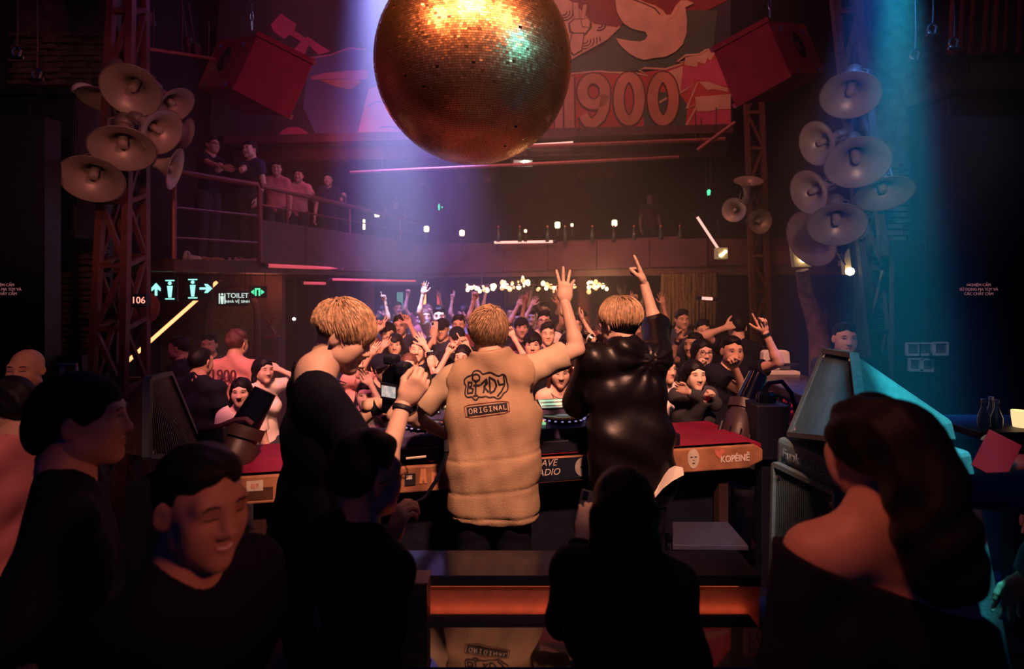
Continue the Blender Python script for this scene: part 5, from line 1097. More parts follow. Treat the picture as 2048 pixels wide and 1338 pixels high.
for x in (-.55, .55): MB().box((x, 0, .355), (.06, .2, .71)).obj('leg', M_black, tb)
t = thing('menu_holder', 'small black box with a pale rimmed top on the glossy table', 'box', (P(830, 0, 1.92).x, 1.90, .75)); MB().box((0, 0, .075), (.10, .08, .15)).obj('body', M_black, t, bevel=.004); MB().box((0, 0, .152), (.105, .085, .006)).obj('rim', M_steel, t)
# haze drifting over the crowd
hz = MB().box((0, 7.25, 3.9), (7.2, 6.1, 8.0)).box((2.45, 3.5, 3.0), (1.3, 1.1, 5.6)); hm = bpy.data.materials.new('club_haze'); hm.use_nodes = True; nt = hm.node_tree; nt.nodes.clear()
vo = nt.nodes.new('ShaderNodeVolumeScatter'); vo.inputs['Density'].default_value = HAZE if 'HAZE' in globals() else .034; vo.inputs['Anisotropy'].default_value = .25; vo.inputs['Color'].default_value = (.9, .92, 1, 1)
ou = nt.nodes.new('ShaderNodeOutputMaterial'); nt.links.new(vo.outputs[0], ou.inputs['Volume'])
h = hz.obj('haze', hm); tag(h, 'thin stage haze drifting over the dance floor', 'haze', kind='stuff')
hm2 = hm.copy(); hm2.name = 'club_haze_dense'; hm2.node_tree.nodes['Volume Scatter'].inputs['Density'].default_value = .055
h2 = MB().lathe([(.4, 1.9), (1.1, 2.4), (1.5, 4.0), (1.6, 7.9)], 24).obj('haze', hm2, loc=(-1.5, 7.3, 0)); tag(h2, 'denser haze hanging in the violet beam left of the ball', 'haze', kind='stuff')
# ------------------------------------------------------------------ people: the three on the stage
def glasses(pi, m=M_eyed, rnd=True):
    mb = MB()
    for s in (-1, 1): mb.tube([(s*.033 + .024*math.cos(a), .098, .004 + .02*math.sin(a)) for a in [i*math.pi/8 for i in range(17)]], .002, 5, False); mb.tube([(s*.057, .096, .008), (s*.075, .05, .008), (s*.080, -.01, .004)], .002, 5)
    mb.tube([(-.01, .1, .008), (.01, .1, .008)], .002, 5); o = mb.obj('glasses', m, pi['root']); o.matrix_local = pi['HM']; return o
def ring(pi, name, c, ax, r, th, m, parent=None, flat=1.):
    ax = Vector(ax).normalized(); M_ = ax.to_track_quat('Z', 'Y').to_matrix().to_4x4(); M_.translation = c
    mb = MB(); mb.tube([M_ @ Vector((r*math.cos(a), r*math.sin(a)*flat, 0)) for a in [i*math.pi/10 for i in range(21)]], th, 6, False); return mb.obj(name, m, pi['root'], smooth=True)
def necklace(pi, m, drop=.03, r=.072):
    j = pi['jt']; c = j(0, .015, 1.455); mb = MB(); mb.tube([c + Vector((r*math.cos(a), r*1.0*math.sin(a), -drop*math.sin(a) - .0)) for a in [i*math.pi/12 for i in range(25)]], .0025, 5, False); return mb.obj('necklace', m, pi['root'], smooth=True)
def wristband(pi, sg, m, wd=.02, f=.90):
    E, W, a = pi['A'][sg]; c = E + (W-E)*f; u = (W-E).normalized(); mb = MB(); x = u.orthogonal().normalized(); y = u.cross(x)
    for r0, o_ in ((.034, -wd/2),): 
        M_ = Matrix((x, y, u)).transposed().to_4x4(); M_.translation = c; mb.lathe([(.030, -wd/2), (.034, -wd/2), (.034, wd/2), (.030, wd/2)], 16, False, M_)
    return mb.obj('wristband', m, pi['root'], smooth=True)
def phone(pi, sg, label, m_body, screen=None, off=(0, .03, .085), s=1.):
    M_ = pi['Mw'] @ pi['HW'][sg]; t = thing('phone', label, 'phone', (0, 0, 0), group='phones held up'); t.matrix_world = M_ @ Matrix.Translation(off) @ Matrix.Scale(s, 4)
    MB().box((0, 0, 0), (.074, .009, .15)).obj('case', m_body, t, bevel=.004); MB().box((0, .0055, 0), (.066, .002, .138)).obj('screen', screen or M_blackgloss, t); MB().box((-.02, -.006, .052), (.022, .004, .03)).obj('camera_bump', M_blackgloss, t); return t
STG = 'people on the stage'
M_satin = mat('black_satin', (.007, .005, .007), .37, var=.3, scale=6, spec=.36, bump=.12, bscale=14)
M_print = mat('print_black', (.012, .008, .014), .7, var=.1); M_printw = mat('print_cream', (.72, .6, .44), .7, var=.05)
# --- DJ in the beige vest, right arm raised
A1 = person('man in a beige quilted vest seen from behind with his right arm raised', (978, 668), 2.80, 2, 0, 2, hair=None, top='tee', topc='cream', lod='hero', lean=(-.01, .03), hoff=(-.015, .035), head_s=1.04, hroll=0, wide=1.14, width=1.05, hpitch=-4,
    arms={'R': dict(w=(1130, 604, 2.93), g='four', palm=(0, 1, 0), dir=(.02, .05, 1), hint=(.8, .1, -.6)), 'L': dict(w=(890, 868, 2.94), hint=(-1, -.5, 0), g='relax')}, group=STG, sleeve=.72, botc='black', hem=.78, smax=1.12)
r1, jt1 = A1['root'], A1['jt']
vest = A1['torso'](.034) + [cone(jt1(-.095, .0, .80), jt1(.095, 0, .80), .125, None, .07, .9), cone(jt1(-.10, 0, 1.02), jt1(.10, 0, 1.02), .118, None, .08, .95), cone(jt1(-.085, 0, 1.2), jt1(.085, 0, 1.2), .13, None, .08, .9), cone(jt1(-.025, -.02, 1.42), jt1(-.02, -.022, 1.50), .082, .080, .02), cone(jt1(.025, -.02, 1.42), jt1(.02, -.022, 1.50), .082, .080, .02)]
vest += [cone(jt1(0, -.01, 1.40), jt1(0, .02, 1.62), .066, .068, .01, op='s'), cone(jt1(0, .05, 1.50), jt1(0, .14, 1.46), .06, .07, .02, op='s')]
for sg in (-1, 1): vest.append(cone(A1['sh'][sg] + Vector((sg*.075, 0, -.10)), A1['sh'][sg] + Vector((sg*.065, 0, .14)), .078, .070, .015, op='s'))
def quilt(X, Y, Z):
    g = 0*X + 0*Y + 0*Z
    for z0 in (.90, 1.05): g = g + .0045*np.exp(-((Z - z0 - .10*X)/.007)**2)
    g = g + .006*np.exp(-((Z - .778)/.007)**2)
    return g + .0025*np.sin(31*X + 6*np.sin(9*Z))*np.sin(14*Z + 3*X) + .0016*np.sin(70*X + 20*Z)
vo_ = A1['child']('vest', build(vest, .0085, quilt, lambda X, Y, Z: np.maximum(.742 - .05*X + .5*X*X - Z, Z - 1.535 - .15*X) + 0*Y), mat('cloth_vest', (.50, .35, .22), .85, var=.14, scale=9, bump=.3, bscale=240))
bpy.context.view_layer.update()
me = vo_.data; Mv = A1['Mw']; bv = BVHTree.FromPolygons([Mv @ v.co for v in me.vertices], [tuple(p.vertices) for p in me.polygons])
Mvi = Mv.inverted()
def proj(px, py, lift=.003):
    o_ = Vector((0, 0, CZ)); d_ = (P(px, py, 1) - o_).normalized(); h_ = bv.ray_cast(o_, d_)
    return Mvi @ ((h_[0] - d_*lift) if h_[0] is not None else P(px, py, 2.8))
def dense(pts, step=1.6, closed=False):
    out = []; n = len(pts)
    for i in range(n if closed else n-1):
        a, b = pts[i], pts[(i+1) % n]; L = math.hypot(b[0]-a[0], b[1]-a[1]); k = max(1, int(L/step)); out += [(a[0]+(b[0]-a[0])*q/k, a[1]+(b[1]-a[1])*q/k) for q in range(k)]
    if not closed: out.append(pts[-1])
    return out
def smooth_c(pts, it=2, closed=True):
    for _ in range(it):
        o_ = []
        n = len(pts)
        for i in range(n if closed else n-1):
            a, b = pts[i], pts[(i+1) % n]; o_ += [(a[0]*.75+b[0]*.25, a[1]*.75+b[1]*.25), (a[0]*.25+b[0]*.75, a[1]*.25+b[1]*.75)]
        pts = o_ if closed else [pts[0]] + o_ + [pts[-1]]
    return pts
def stroke(mb, pts, wd, closed=False, lift=.003):
    p = dense(pts, 1.6, closed); n = len(p); L, Rr = [], []
    for i in range(n):
        a = p[i-1] if (closed or i) else p[i]; b = p[(i+1) % n] if (closed or i < n-1) else p[i]; dx, dy = b[0]-a[0], b[1]-a[1]; l = math.hypot(dx, dy) or 1
        nx, ny = -dy/l*wd/2, dx/l*wd/2; L.append(proj(p[i][0]+nx, p[i][1]+ny, lift)); Rr.append(proj(p[i][0]-nx, p[i][1]-ny, lift))
    for i in range(n if closed else n-1): j = (i+1) % n; mb.poly([L[i], L[j], Rr[j], Rr[i]])
Z4 = lambda L: [(880 + u/3.717, 500 + v/3.717) for u, v in L]
pm = MB()
for s_ in ([(212, 978), (205, 1066)], [(206, 982), (238, 984), (234, 1010), (210, 1020), (246, 1032), (240, 1060), (200, 1068)], [(266, 985), (264, 1086)], [(246, 1008), (300, 1004)], [(246, 1086), (284, 1082)],
           [(304, 1000), (346, 958), (322, 1062)], [(346, 958), (352, 990), (326, 1014), (362, 1058)], [(366, 944), (374, 1066)], [(364, 944), (408, 968), (420, 1010), (402, 1048), (370, 1066)], [(428, 964), (442, 1002), (474, 994)], [(474, 936), (480, 1000), (458, 1050), (426, 1088)]):
    stroke(pm, Z4(s_), 3.4)
stroke(pm, smooth_c(Z4([(240+28*math.cos(a)+28, 948+27*math.sin(a)) for a in [i*math.pi/5 for i in range(10)]]), 1), 3.2, True)
out = [(180, 960), (215, 935), (238, 930), (246, 905), (270, 893), (300, 900), (315, 925), (350, 912), (380, 908), (405, 926), (440, 938), (465, 920), (490, 935), (495, 975), (508, 1010), (500, 1050), (472, 1062), (452, 1100), (425, 1108), (400, 1088), (370, 1100), (340, 1085), (310, 1095), (285, 1090), (276, 1116), (250, 1112), (238, 1086), (210, 1098), (185, 1080), (187, 1040), (196, 1010), (180, 990)]
stroke(pm, smooth_c(Z4(out), 2), 2.6, True); pm.obj('graffiti_print', M_print, vo_)
pb = MB(); c4 = Z4([(196, 1170), (497, 1133), (506, 1196), (204, 1236)])
def quadgrid(mb, c, nu, nv, lift):
    g = [[proj(*[(c[0][k]*(1-u/nu)+c[1][k]*u/nu)*(1-v/nv) + (c[3][k]*(1-u/nu)+c[2][k]*u/nu)*v/nv for k in (0, 1)], lift) for u in range(nu+1)] for v in range(nv+1)]
    for v in range(nv):
        for u in range(nu): mb.poly([g[v][u], g[v+1][u], g[v+1][u+1], g[v][u+1]])
quadgrid(pb, c4, 34, 8, .003); pb.obj('black_patch', M_print, vo_)
pr_ = MB(); stroke(pr_, smooth_c(Z4([(178, 1155), (330, 1137), (508, 1118), (514, 1160), (520, 1208), (360, 1230), (192, 1252), (185, 1200)]), 1), 1.5, True); pr_.obj('patch_border', mat('patch_red_brown', (.20, .05, .035), .7), vo_)
pw = MB(); FONT = {'O': [[(.2, 0), (0, .3), (0, .7), (.2, 1), (.8, 1), (1, .7), (1, .3), (.8, 0), (.2, 0)]], 'R': [[(0, 1), (0, 0), (.8, 0), (1, .25), (.8, .5), (0, .5)], [(.4, .5), (1, 1)]], 'I': [[(.5, 0), (.5, 1)], [(.1, 0), (.9, 0)], [(.1, 1), (.9, 1)]], 'G': [[(1, .15), (.8, 0), (.2, 0), (0, .3), (0, .7), (.2, 1), (.8, 1), (1, .8), (1, .55), (.55, .55)]], 'N': [[(0, 1), (0, 0), (1, 1), (1, 0)]], 'A': [[(0, 1), (.5, 0), (1, 1)], [(.22, .62), (.78, .62)]], 'L': [[(0, 0), (0, 1), (.95, 1)]]}
for i, ch in enumerate('ORIGINAL'):
    for st_ in FONT[ch]:
        q = []
        for x_, y_ in st_:
            u = .04 + (i + .12 + .62*x_)/8.2; v = .24 + .52*y_; q.append(((c4[0][0]*(1-u)+c4[1][0]*u)*(1-v) + (c4[3][0]*(1-u)+c4[2][0]*u)*v, (c4[0][1]*(1-u)+c4[1][1]*u)*(1-v) + (c4[3][1]*(1-u)+c4[2][1]*u)*v))
        stroke(pw, q, 1.5, False, .005)
pw.obj('patch_lettering', M_printw, vo_)
HB = HAIRM['blond']
hv_, hq_ = build([ell((0, -.016, .035), (.080, .099, .088), .02)], .006, None, lambda X, Y, Z: np.maximum((.062 + (Y-.078)*.80) - Z, 0*X-1))
A1['child']('hair_base', (hv_, hq_), mat('hair_root_brown', (.16, .075, .035), .5, var=.3, scale=60), A1['HM'])
zc1 = lambda p: (p[:, 2] > -.62 + .75*np.maximum(p[:, 1], -.2)) & ~((p[:, 1] > .62) & (p[:, 2] < .45))
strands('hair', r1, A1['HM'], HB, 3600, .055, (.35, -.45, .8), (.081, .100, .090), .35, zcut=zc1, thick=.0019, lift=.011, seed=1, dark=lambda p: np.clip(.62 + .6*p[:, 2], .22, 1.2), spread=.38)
# --- DJ in black satin
M2 = (1, 0)
A2 = person('man in a loose black satin shirt singing into a microphone with one arm up', (1240, 648), 2.98, -8, 0, 2, hair=None, top=None, lod='hero', head_s=1.05, hyaw=-18, hpitch=-4, lean=(-.03, .03), hoff=(-.01, .03), wide=1.06, width=1.05,
    arms={'R': dict(w=(1288, 568, 3.28), g='point', palm=(-.9, .2, .2), dir=(-.30, .1, .95), hint=(.55, .5, -.6)), 'L': dict(w=(1182, 712, 3.13), g='grip', palm=(.8, -.3, .2), dir=(.15, -.1, 1), hint=(-.35, -.15, -1))}, group=STG, botc='black', smax=1.15)
j2, sh2 = A2['jt'], A2['sh']; sat = A2['torso'](.028) + [cone(j2(-.085, 0, .82), j2(.085, 0, .82), .135, None, .08, .95), cone(j2(-.09, -.02, 1.05), j2(.09, -.02, 1.05), .12, None, .08, .95)]
for sg in (-1, 1):
    E, W, a = A2['A'][sg]; sat += [cone(sh2[sg], E + (E-sh2[sg])*.02, .076, .074, .04), cone(E, E + (W-E)*(.10 if sg > 0 else .25), .074, .064, .03, flat=True)]
sat += [cone(j2(0, -.03, 1.44), j2(0, -.03, 1.475), .082, .080, .02), cone(j2(0, -.01, 1.42), j2(0, .03, 1.66), .060, .066, .01, op='s'), cone(j2(0, .06, 1.50), j2(0, .16, 1.44), .06, .07, .02, op='s')]
kx, kz = j2(.11, -.1, 1.40).x, 1.43
def folds(X, Y, Z):
    r_ = np.sqrt((X-kx)**2 + (Z-kz)**2) + .02; a_ = np.arctan2(Z-kz, X-kx)
    return .006*np.sin(11*a_ + 3*r_)*np.exp(-r_/.22)*np.minimum(1, r_/.05) + .008*np.sin(20*X + 7*np.sin(6*Z) + 2*Y)*np.clip((1.25-Z)*3, 0, 1) + .004*np.sin(45*X+18*Z + 0*Y)*np.exp(-r_/.35)
A2['child']('satin_shirt', build(sat, .0095, folds, lambda X, Y, Z: np.maximum(.70 + .10*np.abs(X-.02) - .12*X - Z, Z-1.70) + 0*Y), M_satin)
tl_ = MB(); ctrl = [((1296, 988), (1315, 960)), ((1310, 996), (1326, 950)), ((1325, 978), (1338, 940)), ((1345, 962), (1352, 933)), ((1368, 950), (1366, 936))]; I2 = A2['Mw'].inverted()
fr_ = [[I2 @ P(*c_[0], 2.80-.01*k), I2 @ P(*c_[1], 2.83-.01*k)] for k, c_ in enumerate(ctrl)]; bk_ = [[q + Vector((0, .012, 0)) for q in p_] for p_ in fr_]
for k in range(4): tl_.hexa([fr_[k][0], fr_[k+1][0], bk_[k+1][0], bk_[k][0], fr_[k][1], fr_[k+1][1], bk_[k+1][1], bk_[k][1]])
tl_.obj('shirt_tail', CLOTH['white'], A2['root'], smooth=True)
A2['child']('undercut', build([ell((0, -.016, .020), (.0765, .0965, .088), .02)], .006, None, lambda X, Y, Z: np.maximum((.03 + (Y-.078)*.62) - Z, 0*X-1)), HAIRM['black'], A2['HM'])
A2['child']('hair_base', build([ell((0, -.010, .046), (.085, .102, .084), .02)], .006, None, lambda X, Y, Z: np.maximum((.040 + (Y-.078)*.16) - Z, 0*X-1)), mat('hair_root_brown', (.16, .075, .035)), A2['HM'])
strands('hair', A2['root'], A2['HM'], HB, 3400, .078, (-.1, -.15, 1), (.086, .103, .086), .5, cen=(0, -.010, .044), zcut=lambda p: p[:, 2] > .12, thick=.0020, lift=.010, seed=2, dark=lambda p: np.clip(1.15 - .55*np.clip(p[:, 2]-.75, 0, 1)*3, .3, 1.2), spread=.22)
glasses(A2)
M_m = A2['Mw'] @ A2['HW'][-1]; mc = thing('microphone', 'black hand microphone held to the mouth of the man in satin', 'microphone'); mc.location = M_m @ Vector((0, .035, .07)); mc.rotation_euler = (R(-35), R(-62), 0)
MB().lathe([(.012, -.16), (.017, -.06), (.019, .04), (.021, .045)], 16).obj('handle', M_blackgloss, mc, smooth=True); MB().lathe([(.021, .045), (.029, .065), (.030, .08), (.022, .105), (.0, .112)], 18).obj('head_grille', M_chrome, mc, smooth=True); MB().lathe([(.0305, .066), (.0305, .074)], 18, False).obj('band', M_white, mc)
# --- cameraman in black
A3 = person('blond cameraman in a black T-shirt looking down at his camera', (688, 672), 2.08, 62, 0, 2, hair=None, top='tee', topc='black', lod='hero', hyaw=24, hpitch=-24, lean=(.0, .05), hoff=(0, .085), wide=1.08, width=1.04, head_s=.98, sleeve=1.0,
    arms={'R': dict(w=(808, 806, 1.98), g='grip', palm=(-.6, .1, .1), dir=(.25, .5, .75), hint=(.35, -.5, -1)), 'L': dict(w=(764, 806, 2.34), g='grip', palm=(.6, .1, .6), dir=(.3, .9, .1), hint=(-.6, .1, -1))}, group=STG, botc='black', smax=1.15, neck_r=.078)
necklace(A3, M_chrome, .02, .078); wristband(A3, 1, M_black, .012, .93); wristband(A3, -1, M_black, .028, .90)
A3['child']('hair_base', build([ell((0, -.015, .034), (.078, .097, .087), .02)], .006, None, lambda X, Y, Z: np.maximum((.046 + (Y-.078)*.70) - Z, 0*X-1)), mat('hair_root_brown', (.16, .075, .035)), A3['HM'])
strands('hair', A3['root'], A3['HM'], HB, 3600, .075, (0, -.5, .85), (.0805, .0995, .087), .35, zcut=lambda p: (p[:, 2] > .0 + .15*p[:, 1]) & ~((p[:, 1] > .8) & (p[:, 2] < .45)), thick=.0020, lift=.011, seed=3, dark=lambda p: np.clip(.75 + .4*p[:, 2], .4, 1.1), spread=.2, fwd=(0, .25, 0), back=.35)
cm = thing('camera', 'black camera with a lit rear screen in the hands of the blond man', 'camera', P(800, 778, 2.14), (R(6), R(4), R(-22)))
MB().prism([(-.062, -.095), (.05, -.10), (.062, -.08), (.062, .06), (.045, .085), (.03, .10), (-.02, .105), (-.045, .08), (-.062, .06)], -.035, .035).obj('body', M_blackgloss, cm, bevel=.012)
MB().lathe([(.045, .0), (.048, .05), (.042, .06), (.046, .12), (.04, .13), (.03, .125)], 24).obj('lens', M_blackgloss, cm, loc=(0, .035, 0), rot=(R(-90), 0, 0), smooth=True)
sc_ = MB().box((-.022, -.038, -.002), (.072, .008, .060)).obj('screen_frame', M_black, cm); MB().box((-.022, -.0425, -.002), (.060, .002, .042)).obj('screen', mat('camera_screen', (.45, .45, .4), .3, var=1., scale=45, emit=.7, emit_col=(.45, .5, .5)), sc_)
MB().box((.035, -.03, .09), (.05, .05, .05)).obj('grip', M_black, cm, bevel=.012); MB().box((-.035, .0, .11), (.05, .05, .035)).obj('viewfinder', M_black, cm, bevel=.008)

# ------------------------------------------------------------------ people close to the camera
FG = 'people standing close to the camera'
Q2 = person('person in a black cap and black shirt turned right at the left edge', (166, 840), 1.42, 58, 0, 1, hair='beanie', hairc='black', top='tee', topc='black', lod='near', hyaw=8, lean=(0, 0), group=FG, botc='black', wide=1.1, sleeve=1.0, arms={'R': dict(w=(150, 1480, 1.1), hint=(-.6, -.9, -.1), g='relax')})
Q2['child']('cap_back', build([ell((0, -.085, -.02), (.07, .04, .06), .03), ell((0, -.03, .02), (.083, .085, .07), .03)], .007, None, lambda X, Y, Z: Y - .02 + 0*X + 0*Z), CLOTH['black'], Q2['HM'])
person('bald smiling man at the left edge facing the camera', (52, 740), 2.9, 168, 0, 1, expr='smile', hair=None, top='tee', topc='black', lod='near', group=FG, smin=.8)
person('person in a rose shirt turned left behind the black cap', (24, 818), 2.1, 292, 0, 1, hair='short', top='tee', topc='rose', lod='near', group=FG, sleeve=.95)
person('smiling man with short black hair turned right in the lower left', (402, 1010), 1.08, 112, 0, 3, expr='smile', hair='crop', top='tee', topc='black', lod='hero', hpitch=-6, hyaw=8, group=FG, smin=.8)
Q5 = person('man in glasses turned away to the right with one hand raised', (735, 955), 1.42, 48, 0, 1, hair='short', top='tee', topc='black', lod='near', group=FG, smin=.8, botc='black', arms={'R': dict(w=(785, 1075, 1.62), g='grip', hint=(.3, -.4, -1), dir=(.2, .3, 1))}); glasses(Q5)
Q6 = person('woman with long black hair seen from behind in the middle foreground', (1246, 1018), 1.36, 4, 0, 2, fem=True, hair='long', top='long', topc='black', lod='near', group=FG, smin=.78, botc='black', arms={'L': dict(w=(1166, 1070, 1.58), g='grip', hint=(-.3, -.5, -1))}); phone(Q6, -1, 'dark phone held low by the long haired woman in front', M_black)
Q7 = person('woman with a long dark ponytail and a bare shoulder at the right', (1742, 900), 1.14, 2, 0, 1, fem=True, hair='tied', hairc='black', top='offshoulder', topc='black', lod='hero', group=FG, hyaw=2, botc='black', smin=.85, lean=(0, .03))
I7 = Q7['Mw'].inverted(); tail = [(1745, 868, 80, 1.10), (1800, 880, 72, 1.04), (1845, 960, 66, 1.0), (1868, 1060, 72, .98), (1885, 1140, 64, .98), (1935, 1185, 22, 1.0)]
tp = [(I7 @ P(x_, y_, d_), r_/F*d_/Q7['s']) for x_, y_, r_, d_ in tail]
Q7['child']('ponytail', build([cone(tp[i][0], tp[i+1][0], tp[i][1], tp[i+1][1], .03) for i in range(len(tp)-1)], .009, clumps(.004, 60, 1)), HAIRM['black'])
person('person reaching in from the right edge in a dark teal sleeve', (2175, 790), 1.75, -70, 0, 1, hair='short', top='long', topc='teal', lod='near', group=FG, arms={'L': dict(w=(1880, 985, 1.62), g='grip', hint=(-.2, -.6, -1))})
Q9 = person('person in a rose sleeve holding a red folder at the right edge', (2150, 800), 2.45, -60, 0, 1, hair='short', top='long', topc='rose', lod='near', group=FG, arms={'L': dict(w=(2004, 925, 2.3), g='grip', hint=(-1, .2, -.2), dir=(.3, 0, 1)), 'R': dict(loc=(.3, .1, .95))})
t = thing('red_folder', 'red folder held up by the hand at the right edge', 'folder', P(1988, 920, 2.2), (R(-15), R(28), R(-20))); MB().box((0, 0, .02), (.115, .008, .16)).obj('cover', mat('folder_red', (.55, .008, .015), .7, var=.1, spec=.05), t, bevel=.002); MB().box((0, .008, .02), (.105, .008, .15)).obj('pages', M_white, t)

# ------------------------------------------------------------------ the crowd, front to middle rows
up = lambda px, py, d, g='open', **k: dict(w=(px, py, d), g=g, **k)
C = []
def crowd(label, head, d, yaw=180, **k): pi = person(label, head, d, yaw, **k); C.append((P(head[0], 600, d).x, d)); return pi
k = crowd('woman in a pale strapless top with closed eyes in the front row', (1120, 742), 4.1, 178, fem=True, expr='closed', hair='bob', hairc='dark_red', top='strapless', topc='cream', skin=2, lod='near', hpitch=-10); necklace(k, M_black, .05, .075)
crowd('woman with long hair half hidden behind the black satin shirt', (1154, 742), 4.55, 185, fem=True, hair='long', top='tee', topc='navy', skin=0)
crowd('smiling woman with tilted head left of the microphone', (1140, 690), 5.5, 170, fem=True, expr='smile', hair='long', top='tee', topc='grey', hroll=15)
crowd('laughing woman just beside the microphone', (1160, 694), 5.9, 190, fem=True, expr='smile', hair='long', hairc='brown', topc='maroon')
crowd('man with a heavy black fringe right of the beige vest collar', (1065, 690), 5.3, 182, hair='bangs', skin=0, topc='black')
crowd('man with wavy black hair above the man with the fringe', (1043, 656), 6.9, 175, hair='bangs', skin=0, topc='black')
glasses(crowd('man in round glasses at the right of the raised bare arm', (1088, 642), 7.2, 185, hair='short', skin=2, topc='white'))
crowd('woman making a two finger sign beside the blond head', (1030, 712), 5.0, 180, fem=True, hair='long', hairc='brown', topc='maroon', arms={'L': up(1026, 672, 4.85, 'two')})
crowd('woman with brown hair right behind the beige collar', (1006, 738), 4.6, 170, fem=True, hair='long', hairc='brown', topc='grey')
crowd('person bending a raised arm over the head right of the bare arm', (1152, 650), 6.8, 180, fem=True, hair='long', topc='black', arms={'L': up(1166, 640, 6.6, 'relax', palm=(-1, 0, -.4))})
crowd('person with one open hand up under the left end of the chandelier', (1036, 640), 8.3, 180, hair='short', topc='charcoal', arms={'R': up(1036, 612, 8.1)}); crowd('person with an open hand up beside the raised bare arm', (1062, 636), 9.0, 180, hair='short', topc='grey', arms={'R': up(1063, 612, 8.8)})
crowd('tired looking woman resting her mouth on her arm in the front row', (1389, 750), 4.17, 172, fem=True, hair='long', top='long', topc='charcoal', skin=2, lod='near', arms={'L': dict(w=(1412, 798, 3.97), hint=(.5, -.3, -1), g='fist'), 'R': dict(w=(1375, 783, 3.98), hint=(-1, 0, -.4), g='relax')})
glasses(crowd('woman in glasses behind the tired looking woman', (1405, 705), 4.85, 176, fem=True, hair='long', topc='black', skin=2, lod='near', arms={'R': dict(w=(1408, 735, 4.65), hint=(-.7, -.3, -1), g='fist')}))
k = crowd('man in a black shirt whistling with his left arm raised high', (1464, 703), 4.5, 180, hair='crop', topc='black', skin=1, lod='near', arms={'L': up(1530, 664, 4.3, 'gun'), 'R': dict(w=(1470, 735, 4.3), hint=(-.6, -.2, -1), g='fist')}); wristband(k, -1, M_black, .018, .92)
crowd('man in black seen from behind between two raised arms', (1474, 655), 5.7, 10, hair='crop', topc='black', arms={'L': up(1452, 655, 5.6, 'open', palm=(1, 0, .6))})
crowd('man in a dark jacket far right before the vine curtain', (1364, 640), 7.3, 175, hair='short', topc='navy', skin=1); crowd('young man smiling at the right above the glasses', (1405, 662), 6.3, 185, hair='short', expr='smile', topc='black')
k = crowd('man turned sideways showing a horned hand sign at the right', (1388, 690), 5.4, 235, hair='crop', topc='black', skin=1, arms={'R': up(1357, 678, 5.2, 'gun')}); wristband(k, 1, M_black, .02, .9)
crowd('woman in a white top with dark hair right of the satin shirt', (1330, 738), 4.55, 150, fem=True, hair='long', topc='white')
crowd('young guard with short black hair behind the right monitor', (1690, 678), 4.55, 192, hair='crop', topc='navy', skin=0, lod='near', smax=1.14)
crowd('woman with an open mouth in a white top left of the stage lamp', (482, 784), 4.15, 165, fem=True, expr='open', hair='long', top='tee', topc='white', skin=2, lod='near', neck_r=.09, smin=.84)
crowd('woman with closed eyes turned right with one finger up', (527, 740), 4.75, 128, fem=True, expr='closed', hair='long', top='tee', topc='white', skin=2, lod='near', arms={'L': up(556, 738, 4.8, 'point', palm=(0, -1, 0))})
k = crowd('man in a rose shirt with 1900 on its back', (474, 688), 5.1, 8, hair='short', hairc='dark_red', topc='pink', skin=1, lod='near', wide=1.15, sleeve=.8)
bt = text_mesh('shirt_number', '1900', .155, mat('number_maroon', (.10, .02, .025), .6), k['root'], Matrix.Translation(k['jt'](-.02, -.142, 1.335)) @ FACE, extrude=.006, xs=.8)
crowd('man in a black polo seen from behind at the left', (402, 725), 4.5, 12, hair='crop', topc='black', skin=1, lod='near', wide=1.15)
crowd('man facing the camera behind the black polo', (418, 690), 6.0, 170, hair='short', topc='charcoal', skin=1); crowd('man in profile turned left near the stair light', (358, 697), 5.5, 265, hair='crop', topc='black', skin=3)
crowd('man in dark clothes with two fingers raised right of the cameraman', (776, 668), 6.1, 165, hair='bangs', topc='black', skin=2, arms={'R': up(755, 660, 5.9, 'two')}); crowd('person whose hand points up behind the cameraman hair', (742, 660), 6.4, 180, hair='short', topc='maroon', arms={'R': up(735, 648, 6.3, 'gun')})
crowd('man with a hand thrown up like a gun left of the open palm', (800, 652), 6.8, 180, hair='short', topc='navy', arms={'L': up(819, 648, 6.6, 'gun')}); crowd('woman with her open palm raised beside a white phone', (836, 698), 5.2, 178, fem=True, expr='smile', hair='tied', topc='black', arms={'L': up(849, 690, 5.1, 'open')})
k = crowd('man in a black cap filming with a white phone', (884, 658), 6.6, 185, hair='cap', hairc='black', topc='navy', arms={'R': up(868, 676, 6.4, 'grip', palm=(0, -1, 0), dir=(0, 0, 1))}); phone(k, 1, 'white phone held up by the man in the cap', M_white, off=(0, .03, .10))
crowd('smiling woman with one finger raised left of the beige vest', (894, 742), 4.55, 172, fem=True, expr='smile', hair='long', topc='grey', lod='near', arms={'R': up(896, 706, 4.4, 'point')})
k = crowd('woman in a black tank top shouting in the front row', (869, 778), 4.0, 176, fem=True, expr='open', hair='tied', top='tank', topc='black', skin=1, lod='near', hroll=-8); necklace(k, M_black, .01, .062)
k = crowd('woman with brown hair holding a dark phone up', (818, 732), 4.8, 180, fem=True, hair='tied', hairc='brown', topc='maroon', arms={'L': up(864, 735, 4.72, 'grip', palm=(0, -1, .1), dir=(.2, 0, 1))}); phone(k, -1, 'dark phone held up at a slant in front of the shouting woman', M_chrome)
glasses(crowd('man in round glasses and a black cap behind the camera', (765, 736), 4.5, 165, hair='cap', hairc='black', topc='black', hroll=18, lod='near'))
